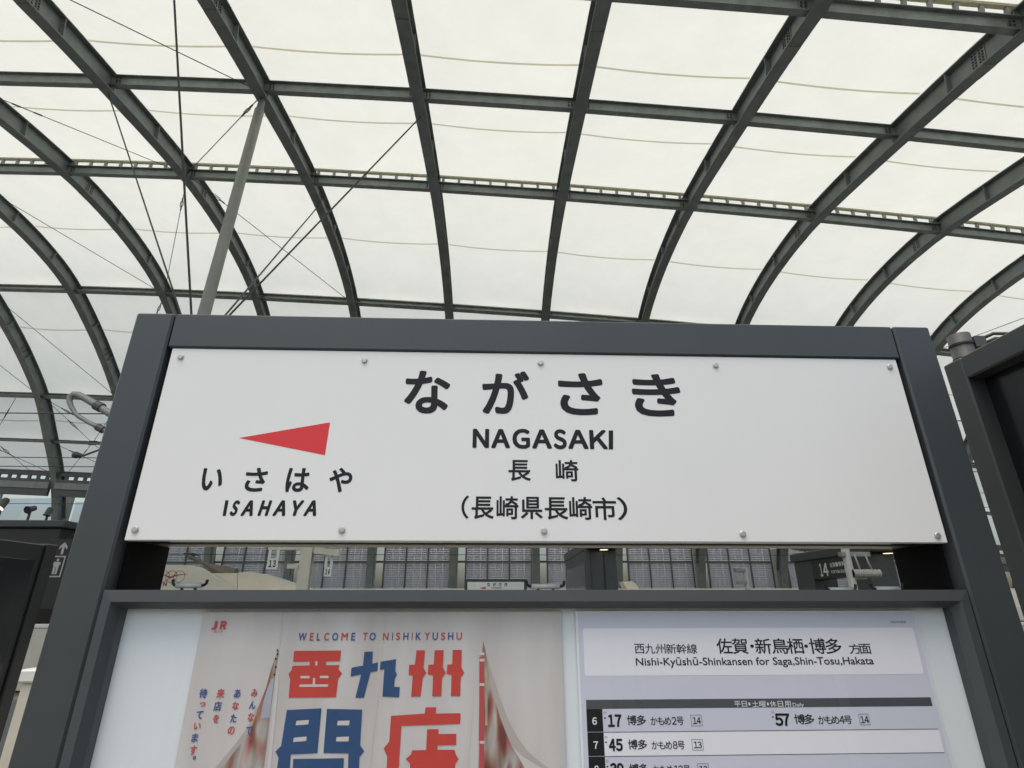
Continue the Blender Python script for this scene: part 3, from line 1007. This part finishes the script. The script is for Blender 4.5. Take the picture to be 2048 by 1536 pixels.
def spread(m, txt, x0, y0, x1, y1, bold=0, gap=0.06, maxasp=None):
    n = len(txt)
    w = (x1 - x0) / n
    for i, ch in enumerate(txt):
        if ch in '・':
            c = x0 + (i + .5) * w
            yc = (y0 + y1) / 2
            line(m, Z4, [(ch, c - 7, yc - 8, c + 7, yc + 8)], D4, dP, bold)
            continue
        line(m, Z4, [(ch, x0 + (i + gap / 2) * w, y0, x0 + (i + 1 - gap / 2) * w, y1)], D4, dP, bold, maxasp=maxasp)
spread(ink, '西九州新幹線', 360, 213, 666, 261, .00008, .13)
def seq(m, txt, spans, y0, y1, bold):
    for ch, (x0, x1) in zip(txt, spans):
        if ch == '・':
            line(m, Z4, [(ch, x0, (y0 + y1) / 2 - 8, x1, (y0 + y1) / 2 + 8)], D4, dP, bold)
        else:
            line(m, Z4, [(ch, x0, y0, x1, y1)], D4, dP, bold)
seq(ink, '佐賀・新鳥栖・博多', [(765, 832), (841, 908), (925, 941), (953, 1020), (1034, 1101), (1111, 1176), (1188, 1204), (1218, 1284), (1296, 1360)], 186, 262, .0003)
spread(ink, '方面', 1408, 213, 1508, 262, .00012)
small = Ink(tt, 'tt_black', 'small_print')
word(small, Z4, 'Nishi-Kyūshū-Shinkansen for Saga,Shin-Tosu,Hakata', 370, 274, 1519, 331, D4, dP, .0002)
word(small, Z4, '2022.9.23 改正', 1608, 101, 1680, 113, D4, dP)
seq(wht, '平日・土曜・休日用', [(849, 875), (885, 906), (917, 923), (936, 962), (970, 998), (1007, 1013), (1022, 1048), (1060, 1081), (1094, 1119)], 491, 520, 0)
word(Ink(tt, 'tt_white', 'small_print'), Z4, 'Daily', 1133, 500, 1183, 524, D4, dP)
def digits(m, s, x0, y0, x1, y1, bold):
    n = len(s)
    w = (x1 - x0) / n
    for i, ch in enumerate(s):
        f = chr(ord(ch) + 0xFEE0)
        line(m, Z4, [(f, x0 + (i + .06) * w, y0, x0 + (i + .94) * w, y1)], D4, dP, bold, maxasp=1.0)
def train_entry(x, y, mm, no, trk, mark='◎'):
    line(ink, Z4, [('○', x - 19, y - 12, x - 8, y - 1), ('●', x - 17, y + 14, x - 9, y + 22)], D4, dP)
    digits(ink, mm, x, y, x + 68, y + 62, .0010)
    spread(ink, '博多', x + 94, y + 4, x + 186, y + 53, .00022)
    n = len(no)
    spread(ink, 'かもめ', x + 208, y + 12, x + 308, y + 52, .0001, .14)
    digits(ink, no, x + 312, y + 12, x + 312 + 22 * n, y + 50, .0002)
    spread(ink, '号', x + 314 + 22 * n, y + 11, x + 346 + 22 * n, y + 52, .0001)
    bx = x + 380 + 22 * n
    digits(ink, trk, bx + 12, y + 14, bx + 50, y + 47, .0002)
    a0, zt = Z4(bx, y + 3, dP)
    a1, zb = Z4(bx + 60, y + 57, dP)
    w = .0006
    for q in ((a0, zb, a1, zb + w), (a0, zt - w, a1, zt), (a0, zb, a0 + w, zt), (a1 - w, zb, a1, zt)):
        arect(q[0], q[1], q[2], q[3], 'tt_grey', 'track_box_line', .0008)
train_entry(231, 556, '17', '2', '14')
train_entry(1047, 551, '57', '4', '14')
train_entry(236, 674, '45', '8', '13')
train_entry(242, 792, '39', '12', '13')
digits(wht, '6', 152, 570, 182, 607, .0003)
digits(wht, '7', 158, 687, 188, 724, .0003)
digits(wht, '8', 162, 805, 192, 842, .0003)

# ---- small tube latches on the back edge of the case
def latch(px0, px1, py, d):
    (a0, z), (a1, _) = on_sign(px0, py, SD + d), on_sign(px1, py, SD + d)
    r = .0052
    w = a1 - a0
    o = MB().tube([(a0 + w * .12, d, z), (a0 + w * .88, d, z)], r, 12).build('latch_tube', 'white_paint', sign, smooth=True)
    h = MB()
    h.tube([(a0 + w * .12, d, z), (a0 + w * .05, d, z + .001), (a0, d, z + .004), (a0 - .001, d, z + .011)], .0028, 8)
    h.tube([(a0 + w * .88, d, z), (a0 + w * .95, d, z + .001), (a1, d, z + .004), (a1 + .001, d, z + .011)], .0028, 8)
    h.tube([(a0 + w * .3, d, z - .001), (a0 + w * .3, d, OT - .03)], .003, 8)
    h.tube([(a0 + w * .7, d, z - .001), (a0 + w * .7, d, OT - .03)], .003, 8)
    h.build('latch_hook', 'frame_dark', o)
for px0, px1, py in ((345, 412, 1171), (1054, 1128, 1173), (1652, 1712, 1180), (1744, 1806, 1178)):
    latch(px0, px1, py, .066)

# ------------------------------------------------------------------ neighbouring boards on this platform
sf = thing('side_notice_frame', 'dark empty display frame standing at right angles right of the name sign', 'sign', (1.205, .75, 0))
SX = 1.205
def sbar(y0, y1, z0, z1):
    MB().bbox(0, .11, y0 - .75, y1 - .75, z0, z1, .004).build('frame_bar', 'kiosk_dark', sf)
sbar(1.27, 1.33, 0, 2.296); sbar(.17, .23, 0, 2.296); sbar(.2305, 1.2695, 2.236, 2.296); sbar(.2305, 1.2695, .55, .61)
MB().box(.045, .07, .23 - .75, 1.27 - .75, .61, 2.236).build('dark_panel', 'black_gloss', sf)

cb = thing('display_cabinet', 'black display cabinet standing at the left edge beyond the name sign', 'cabinet', (-2.62, 2.75, 0))
MB().bbox(-.10, .08, .57, .65, 0, 2.022, .006).build('corner_post', 'black_box', cb)
MB().bbox(-.10, .08, -.75, -.67, 0, 2.022, .006).build('corner_post', 'black_box', cb)
MB().bbox(-.09, .066, -.669, .569, .05, 2.016, .006).build('cabinet_body', 'black_box', cb)
MB().bbox(.0665, .074, -.62, .52, .4, 1.93, .003).build('cabinet_door', 'black_gloss', cb)

pc = at(1916, 672, 1.43)
pole = thing('clamp_pole', 'short grey pole top with clamps and black cables behind the dark display frame', 'pole', (pc.x, pc.y, 0))
MB().tube([(0, 0, 0), (0, 0, pc.z)], .029, 20).build('pipe', 'lamp_body', pole, smooth=True)
for dz in (.030, .075):
    MB().tube([(0, 0, pc.z - dz), (0, 0, pc.z - dz - .006)], .0315, 20).build('band', 'frame_dark', pole)
MB().bbox(.02, .055, -.03, .0, pc.z - .05, pc.z - .012, .003).build('clamp_block', 'lamp_body', pole)
for q, dz in enumerate((.018, .034)):
    MB().tube([(.05, -.015, pc.z - dz), (.08, -.03, pc.z - dz + .012), (.12, -.05, pc.z - dz + .002), (.155, -.06, pc.z - dz - .03), (.16, -.06, pc.z - .16)], .005, 6).build('cable', 'cable', pole, smooth=True)

# ------------------------------------------------------------------ platform edge fences
def fence_panel():
    m1 = MB().bbox(-.98, .98, -.04, .04, .08, 1.24, .01)
    m2 = MB().bbox(-1.0, 1.0, -.06, .06, 1.2405, 1.32, .012)
    m3 = MB().bbox(-.07, .07, -.075, .075, 0, 1.36, .008)
    m4 = MB().bbox(-.03, .03, -.03, .03, 1.3605, 1.41, .004)
    return [(a, b, c) for a, b, c in (('panel', m1, 'cream_paint'), ('cap_rail', m2, 'white_paint'))], m3, m4
parts, fp_post, fp_lamp = fence_panel()
mes = {}
def shared(key, mb, m):
    if key not in mes:
        me = bpy.data.meshes.new(key)
        me.from_pydata(mb.v, [], mb.f)
        me.materials.append(MATS[m])
        mes[key] = me
    return mes[key]
def fence(y, i0, i1, label):
    t = thing('platform_fence', label, 'fence', (0, y, 0))
    for i in range(i0, i1):
        x = i * 2.3 + .3
        for nm, mb, mm in parts:
            link(nm, shared(nm, mb, mm), t, (x, 0, 0))
        link('post', shared('fence_post', fp_post, 'white_paint'), t, (x - 1.15, 0, 0))
        link('warning_light', shared('fence_light', fp_lamp, 'red_light'), t, (x - 1.15, 0, 0))
fence(4.05, -4, 5, 'pale fence with white cap rail along the near platform edge just behind the sign')
fence(OE0 + .35, -8, 9, 'pale fence with white cap rail along the far platform edge')
fence(-4.05, -4, 5, 'pale fence with white cap rail added unseen behind the camera for its reflection')  # out of view, added only to reflect in the case glass

# ------------------------------------------------------------------ boxes on the far platform
def text_x(par, X, items, m, name='letter', bold=.004):
    """lettering on a face that looks towards -X; items: (char, y_far, y_near, z0, z1)"""
    for ch, yf, yn, z0, z1 in items:
        t = MB()
        put(t, ch, -yf, z0, -yn, z1, 0, bold)
        MB().add([(X + v[1], -v[0], v[2]) for v in t.v], t.f).build(name, m, par)
def text_y(par, Y, items, m, name='letter', bold=.004):
    k = Ink(par, m, name)
    for ch, x0, x1, z0, z1 in items:
        put(k, ch, x0, z0, x1, z1, Y, bold)
# lift housing at the left
YL = 13.0
c = at(131, 1040, YL)
lift = thing('lift_housing', 'dark lift housing with glazed side and flat roof at the far left', 'kiosk', (c.x - 2, YL, 0))
lx = 2.0
MB().bbox(-4.2, lx - .12, .12, 3.0, 0, c.z - .16, .02).build('body', 'black_box', lift)
MB().bbox(-4.3, lx, 0, 3.1, c.z - .1595, c.z, .02).build('roof_slab', 'kiosk_dark', lift)
for x0 in (-3.4, -2.1, -.75):
    MB().bbox(x0, x0 + 1.25, .085, .1195, c.z - .95, c.z - .36, .01).build('window', 'window_glass', lift)
    MB().box(x0 + .02, x0 + 1.23, .09, .118, c.z - .55, c.z - .37).build('blind', 'white_paint', lift)
# pictogram plate on the housing
pp = at(118, 1120, YL + .1)
plate = thing('lift_pictogram_sign', 'black sign with white arrow and lift pictogram on the lift housing', 'sign', (pp.x, YL + .1, 0))
MB().box(-.40, .45, -.012, .018, pp.z - 1.0, pp.z + .45).build('plate', 'black_box', plate)
m = MB()
z0 = pp.z
ar = [(-.025, .12), (.025, .12), (.025, .29), (.085, .225), (.085, .29), (0, .38), (-.085, .29), (-.085, .225), (-.025, .29)]
m.prism([(x + .03, z + z0) for x, z in ar], lambda u, v, d: (u, d, v), -.018, -.0125)
m.build('arrow', 'sign_grey', plate)
m = MB()
for x0, x1, za, zb in ((-.16, .14, .06, .085), (-.16, .14, -.36, -.335), (-.16, -.135, -.334, .059), (.115, .14, -.334, .059)):
    m.box(x0, x1, -.018, -.0125, z0 + za, z0 + zb)
m.build('pictogram_frame', 'sign_grey', plate)
m = MB()
per = [(-.05, -.30), (-.008, -.30), (-.008, -.14), (.008, -.14), (.008, -.30), (.05, -.30), (.06, -.10), (.08, -.10), (.07, -.04), (-.07, -.04), (-.08, -.10), (-.06, -.10)]
m.prism([(x - .01, z + z0) for x, z in per], lambda u, v, d: (u, d, v), -.018, -.0125)
m.prism([(-.01 + .028 * cos(i * pi / 5), z0 + .0 + .028 * sin(i * pi / 5)) for i in range(10)], lambda u, v, d: (u, d, v), -.018, -.0125)
m.build('pictogram_figure', 'sign_grey', plate)

def downlight(par, x, y, z):
    o = MB().tube([(x, y, z), (x, y, z + .03)], .13, 16).build('downlight', 'lamp_body', par)
    MB().tube([(x, y, z - .004), (x, y, z - .001)], .10, 16).build('lens', 'lamp_lit', o)
# middle box
Y0, Y1 = 14.0, 18.4
a_, b_ = at(1172, 1110, Y0), at(1233, 1110, Y0)
zt = at(1190, 1096, Y0).z
k1 = thing('platform_room', 'dark platform room with a lit downlight seen through the gap in the sign', 'kiosk', ((a_.x + b_.x) / 2, Y0, 0))
w = (b_.x - a_.x) / 2
MB().bbox(-w + .02, w, .06, Y1 - Y0, 0, zt - .02, .02).build('body', 'kiosk_dark', k1)
MB().bbox(-w, w + .05, -.35, Y1 - Y0 + .1, zt - .0195, zt + .22, .02).build('canopy', 'kiosk_dark', k1)
MB().bbox(-w, -w + .10, 0, .0595, 0, zt - .02, .01).build('pilaster', 'kiosk_dark', k1)
MB().bbox(w * .15, w * .22, .03, .0595, 0, zt - .02, .004).build('joint_cover', 'frame_dark', k1)
MB().bbox(-w + .012, -w + .0195, .35, Y1 - Y0 - .3, .1, zt - .32, .002).build('side_shade_plate', 'black_gloss', k1)  # flat dark plate standing in for the shade of an open recess
downlight(k1, -w + .42, -.14, zt - .052)
# right room with the platform number
Y0, Y1 = 12.95, 16.3
a_, b_ = at(1733, 1110, Y0), at(1790, 1110, Y0)
zt = at(1763, 1103, Y0).z
k2 = thing('platform_entrance', 'dark platform entrance carrying a white number 14 behind the sign', 'kiosk', (a_.x, Y0, 0))
w = b_.x - a_.x
zl = at(1650, 1157, 14.6).z
MB().bbox(.02, w, .06, 1.0, 0, zt - .02, .02).build('front_block', 'kiosk_dark', k2)
MB().bbox(.02, w, Y1 - Y0 - .9, Y1 - Y0, 0, zt - .02, .02).build('rear_block', 'kiosk_dark', k2)
MB().bbox(.02, .4, 1.001, Y1 - Y0 - .901, zl, zt - .02, .01).build('lintel', 'black_box', k2)
MB().bbox(-.04, w + .05, -.35, Y1 - Y0 + .05, zt - .0195, zt + .2, .02).build('canopy', 'kiosk_dark', k2)
downlight(k2, w * .62, -.14, zt - .052)
hl = zt - zl
text_x(k2, .006, [('１', 2.05, 1.93, zl + .12 * hl, zl + .74 * hl), ('４', 1.90, 1.66, zl + .12 * hl, zl + .74 * hl)], 'white_paint', 'digit', .012)
text_x(k2, .006, [(ch, 1.55 - i * .125, 1.44 - i * .125, zl + .50 * hl, zl + .72 * hl) for i, ch in enumerate('佐賀・博多')], 'white_paint', 'letter', .002)
text_x(k2, .006, [(ch, 1.55 - i * .07, 1.49 - i * .07, zl + .22 * hl, zl + .36 * hl) for i, ch in enumerate('forHakata')], 'white_paint', 'letter', .001)

# far name sign of the same kind
YF = 17.2
c0, c1 = at(932, 1158, YF), at(1051, 1158, YF)
fx = (c0.x + c1.x) / 2
hw = (c1.x - c0.x) / 2
fs_ = thing('far_name_sign', 'small distant station name sign in a dark frame on the far platform', 'sign', (fx, YF, 0))
for s in (-1, 1):
    MB().bbox(s * hw - .04, s * hw + .04, 0, .12, 0, c0.z, .004).build('post', 'frame_paint', fs_)
MB().bbox(-hw + .041, hw - .041, .002, .11, c0.z - .08, c0.z, .004).build('header', 'frame_paint', fs_)
fp = MB().bbox(-hw + .045, hw - .045, .004, .03, c0.z - .48, c0.z - .0805, .003).build('name_panel', 'panel_white', fs_)
MB().bbox(-hw + .041, hw - .041, .0, .08, .5, c0.z - .56, .004).build('notice_case', 'case_frame', fs_)
q = []
pw = 2 * hw - .09
for i, ch in enumerate('ながさき'):
    xc = pw * (-.125 + .102 * i)
    q.append((ch, xc - .048, xc + .048, c0.z - .20, c0.z - .105))
text_y(fp, .0025, q, 'print_ink', 'letter', .003)
text_y(fp, .0025, [('NAGASAKI', -.12, .17, c0.z - .265, c0.z - .225)], 'print_ink', 'small_print', .002)
MB().add([(-.48, .0025, c0.z - .25), (-.30, .0025, c0.z - .285), (-.29, .0025, c0.z - .215)], [(0, 1, 2)]).build('arrow', 'print_red', fp)

# white mast with arms and hanging stop markers
YM = 12.85 + .5
mc = at(612, 1130, YM)
zt = at(612, 1096, YM).z
mast = thing('white_mast', 'cream steel mast with side arms between the hanging number plates', 'mast', (mc.x, YM, 0))
MB().bbox(-.13, .13, -.10, -.085, 0, zt + .5, .003).build('flange', 'cream_paint', mast)
MB().bbox(-.13, .13, .085, .10, 0, zt + .5, .003).build('flange', 'cream_paint', mast)
MB().box(-.01, .01, -.085, .085, 0, zt + .5).build('web', 'cream_paint', mast)
MB().bbox(-.9, -.131, -.06, .06, zt - .05, zt + .06, .005).build('arm', 'cream_paint', mast)
MB().hexa([(.131, -.06, zt - .12), (.80, -.30, zt - .20), (.80, -.18, zt - .20), (.131, .06, zt - .12), (.131, -.06, zt + .02), (.80, -.30, zt - .07), (.80, -.18, zt - .07), (.131, .06, zt + .02)]).build('arm', 'cream_paint', mast)
MB().bbox(-.38, -.131, -.14, -.06, zt - .46, zt - .36, .004).build('bracket', 'cream_paint', mast)
def marker(px, py0, py1, pw_, num, label):
    c0 = at(px, py0, YM)
    c1 = at(px, py1, YM)
    t = thing('stop_marker', label, 'sign', (c0.x, YM - .1, c1.z))
    h = c0.z - c1.z
    w = pw_ / FPX * YM * 1.12 / 2
    MB().bbox(-w, w, -.012, .012, 0, h, .003).build('plate', 'white_paint', t)
    top_ = zt - .05 - c1.z
    for s in (-1, 1):
        MB().box(s * w * .75 - .03, s * w * .75 + .03, -.008, .008, h + .0005, max(h + .05, top_ - .001)).build('hanger', 'white_paint', t)
    n = len(num)
    text_y(t, -.0135, [(chr(ord(ch) + 0xFEE0), -w * .72 + 1.44 * w * i / n + .01, -w * .72 + 1.44 * w * (i + 1) / n - .01, h * .18, h * .82) for i, ch in enumerate(num)], 'print_ink', 'digit', .006)
marker(550, 1117, 1139, 18, '13', 'white plate with black 13 hanging left of the cream mast')
marker(659, 1135, 1153, 12, '14', 'smaller white plate with 14 hanging right of the cream mast')

# overhead line posts with insulators between the tracks
def oh_post(name, px, py, Y, ztop, label, arms, r=.06):
    c = at(px, py, Y)
    t = thing(name, label, 'mast', (c.x, Y, -1.25))
    MB().tube([(0, 0, 0), (0, 0, ztop + 1.25)], r, 12).build('post', 'insulator', t, smooth=True)
    for z, x1, kind in arms:
        zz = z + 1.25
        if kind == 'ins':
            pts, rr = [], []
            n = 14
            for i in range(n + 1):
                pts.append((x1 * i / n, -.05, zz)); rr.append(r * (.75 if i % 2 else 1.05))
            MB().tube(pts, rr, 10).build('insulator', 'insulator', t)
        else:
            MB().bbox(min(0, x1), max(0, x1), -.05, .05, zz - .035, zz + .035, .006).build('arm', 'steel_light', t)
    return t
YP = 8.7
zz = lambda y, Y: at(1000, y, Y).z
t = oh_post('overhead_line_post', 1699, 1140, YP, 3.2, 'beige overhead line post with two insulators in front of the 14 entrance',
            [(zz(1108, YP), .35, 'arm'), (zz(1108, YP), -.10, 'arm'), (zz(1147, YP), .30, 'ins'), (zz(1147, YP), .42, 'ins'), (zz(1154, YP), .22, 'arm')])
for x0, x1 in ((.10, .15), (.27, .34)):
    MB().tube([(x0, -.04, zz(1108, YP) + 1.25), (x0 + .02, -.04, (zz(1108, YP) + zz(1140, YP)) / 2 + 1.25), (x1, -.04, zz(1146, YP) + 1.25)], .014, 6).build('strut', 'insulator', t, smooth=True)
YQ = 11.9
t = oh_post('overhead_line_post', 1491, 1150, YQ, zz(1134, YQ), 'slim beige overhead line post with one insulator left of the 14 entrance',
            [(zz(1140, YQ), -.22, 'arm'), (zz(1165, YQ), -.2, 'arm')], .05)
MB().tube([(-.17, 0, zz(1140, YQ) + 1.25), (-.17, 0, zz(1165, YQ) + 1.25)], [.035, .035], 10).build('insulator', 'insulator', t)
# bent cantilever pipe at the left
YH = 6.5
pts = [at(x, y, YH) for x, y in ((330, 922), (201, 857), (180, 846), (159, 834), (150, 826), (143, 814), (139, 803), (141, 793), (148, 788.5), (157, 789.5), (173, 798), (198, 813), (230, 834), (330, 897))]
hm = at(330, 900, YH)
hk = thing('cantilever_pipe', 'bent grey cantilever pipe reaching out left of the name sign', 'pipe', (hm.x, YH, -1.25))
o = Vector((hm.x, YH, -1.25))
MB().tube([p - o for p in pts], [.026] * 5 + [.029, .032, .036, .039, .041, .043, .045, .045, .045], 12).build('pipe', 'steel_light', hk, smooth=True)
MB().tube([(0, 0, 0), (0, 0, 5.6)], .11, 14).build('mast', 'steel_light', hk, smooth=True)
for x, y, r in ((198, 813, .060), (201, 857, .044)):
    c = at(x, y, YH) - o
    MB().tube([c - Vector((.04, 0, -.02)), c + Vector((.04, 0, -.02))], r, 12).build('clamp', 'lamp_body', hk)
# overhead wires
for (px, py, Y, lab, r) in ((60, 825, YH, 'overhead wire above the near track left of the sign', .007),
                            (60, 914, 10.7, 'overhead contact wire, upper of two above the middle track', .008), (60, 932, 10.75, 'overhead contact wire, lower of two above the middle track', .008),
                            (900, 1109, 22.7, 'overhead wire above the train by the far wall', .012), (60, 1007, 24.5, 'overhead wire crossing the glazing above the lift housing', .012)):
    c = at(px, py, Y)
    tag(MB().tube([(-45, Y, c.z), (0, Y, c.z - .01), (45, Y, c.z)], r, 6).build('overhead_wire', 'cable'), lab, 'wire')
ic = at(157, 911, 10.7)
tag(MB().tube([(ic.x - .10, 10.7, ic.z), (ic.x - .05, 10.7, ic.z + .01), (ic.x, 10.7, ic.z + .01), (ic.x + .10, 10.7, ic.z), (ic.x + .55, 10.6, ic.z + .14)], [.05, .07, .05, .02, .018], 10).build('wire_clamp', 'lamp_body'), 'dark wire clamp on the overhead wire beside the sign post', 'clamp')

# ------------------------------------------------------------------ train beyond the far platform
YT = 22.7
tr = thing('train', 'cream white train with roof fairings and raised pantograph beyond the far platform', 'train', (0, YT, -1.17))
def hull(x0, x1):
    prof = [(-1.62, .25), (-1.68, 1.1), (-1.68, 2.0), (-1.60, 2.75), (-1.38, 3.15), (-.95, 3.36), (0, 3.43), (.95, 3.36), (1.38, 3.15), (1.60, 2.75), (1.68, 2.0), (1.68, 1.1), (1.62, .25)]
    n = len(prof)
    m = MB()
    m.add([(x, y, z) for x in (x0, x1) for y, z in prof], [(i, i + 1, i + 1 + n, i + n) for i in range(n - 1)] + [tuple(range(n))[::-1], tuple(range(n, 2 * n)), (n - 1, 0, n, 2 * n - 1)])
    return m
for i, x0 in enumerate((-37.5, -12.4, 12.7)):
    cbody = hull(x0, x0 + 24.8).build('car_body', 'train_white', tr)
    MB().bbox(x0 + .1, x0 + 24.7, -1.70, -1.683, 1.15, 1.32, .002).build('stripe', 'train_red', cbody)
    for q in range(18):
        xx = x0 + 2.6 + q * 1.1
        MB().bbox(xx, xx + .72, -1.70, -1.679, 1.75, 2.3, .004).build('window', 'black_gloss', cbody)
YN = 21.6
def roofshape(pxs, Y0_, Y1_, name, m='train_white'):
    pts = [at(x, y, Y0_) for x, y in pxs]
    mb = MB()
    poly_ = [(p.x, p.z + 1.17) for p in pts]
    mb.prism(poly_[::-1], lambda u, v, d: (u, d - YT, v), Y0_, Y1_)
    return mb.build(name, m, tr)
sh = roofshape([(225, 1130.5), (330, 1130), (378, 1130.5), (392, 1132.5), (404, 1136), (415, 1142), (428, 1152), (445, 1163), (470, 1181), (500, 1201), (225, 1201)], YN, YN + .09, 'roof_fairing')
roofshape([(380, 1147), (474.3, 1146), (474.8, 1201), (380, 1201)], 22.25, 23.2, 'roof_cover')
roofshape([(475.6, 1146), (482, 1144.6), (500, 1144.6), (516, 1146), (540, 1153), (568, 1162.5), (595, 1172), (640, 1186), (640, 1201), (475.6, 1201)], 22.2, 23.25, 'roof_cover')
roofshape([(1246, 1163), (1264, 1162.5), (1272, 1168), (1280, 1180), (1286, 1201), (1262, 1201), (1253, 1176)], 22.2, 23.0, 'roof_cover')
m = MB()
for cxp in (327.5, 343, 358.5):
    c = at(cxp, 1153, YN)
    m.tube([(c.x + .20 * cos(i * pi / 12), YN - YT - .006, c.z + 1.17 + .20 * sin(i * pi / 12)) for i in range(25)], .008, 4, False)
m.tube([at(x, y, YN) - Vector((0, YT + .008, -1.17)) for x, y in ((320, 1148), (332, 1151), (341, 1155), (350, 1151), (362, 1149), (377, 1148))], [.008, .018, .03, .02, .012, .004], 4)
m.build('emblem', 'train_red', sh)
c = at(330, 1169, YN)
text_y(sh, YN - YT - .004, [('N', c.x - .07, c.x + .07, c.z + 1.11, c.z + 1.25)], 'train_red', 'letter', .01)
P = lambda x, y, Y=22.75: at(x, y, Y) - Vector((0, YT, -1.17))
MB().tube([P(378, 1112), P(398, 1122), P(420, 1133)], [.10, .06, .07], 8).build('pantograph_arm', 'panto_brown', tr)
MB().tube([P(420, 1133), P(440, 1142), P(470, 1150)], [.12, .2, .25], 8).build('pantograph_base', 'panto_brown', tr)
MB().tube([P(368, 1106.5), P(378, 1107.5), P(386, 1108.5), P(394, 1110)], [.02, .06, .07, .02], 8).build('pantograph_head', 'cable', tr)
MB().tube([P(378, 1107), P(379, 1113)], .035, 8).build('pantograph_knee', 'cable', tr)
MB().tube([P(392, 1109), P(399, 1112), P(401, 1120)], .015, 6).build('pantograph_rod', 'cable', tr)

# ------------------------------------------------------------------ floodlights on the lift housing
def flood(px, py, Y, lit, label, sc=1.0, tilt=.5):
    c = at(px, py, Y)
    zb = at(131, 1040, YL).z + .001
    t = thing('floodlight', label, 'lamp', (c.x, Y, zb))
    h = c.z - zb
    MB().bbox(-.03 * sc, .03 * sc, -.03, .03, 0, h, .004).build('bracket', 'lamp_body', t)
    MB().bbox(-.12 * sc, .12 * sc, -.1, .1, 0, .03, .004).build('foot', 'lamp_body', t)
    a = Vector((-.05, -sin(tilt), -cos(tilt)))
    hd = Vector((0, 0, h))
    b = MB().tube([hd - a * .26 * sc, hd - a * .2 * sc, hd + a * .12 * sc, hd + a * .20 * sc], [.08 * sc, .13 * sc, .15 * sc, .19 * sc], 14).build('lamp_head', 'lamp_body', t)
    MB().tube([hd + a * .201 * sc, hd + a * .21 * sc], .165 * sc, 14).build('lens', 'lamp_lit' if lit else 'window_glass', b)
flood(5, 1008, 13.9, True, 'lit floodlight on the lift housing roof at the left edge', .62)
flood(62, 1018, 13.9, False, 'unlit dark floodlight on the lift housing roof', .5, 1.2)
flood(97, 1024, 13.9, False, 'small dark lamp head on the lift housing roof beside the rib foot', .45, .2)
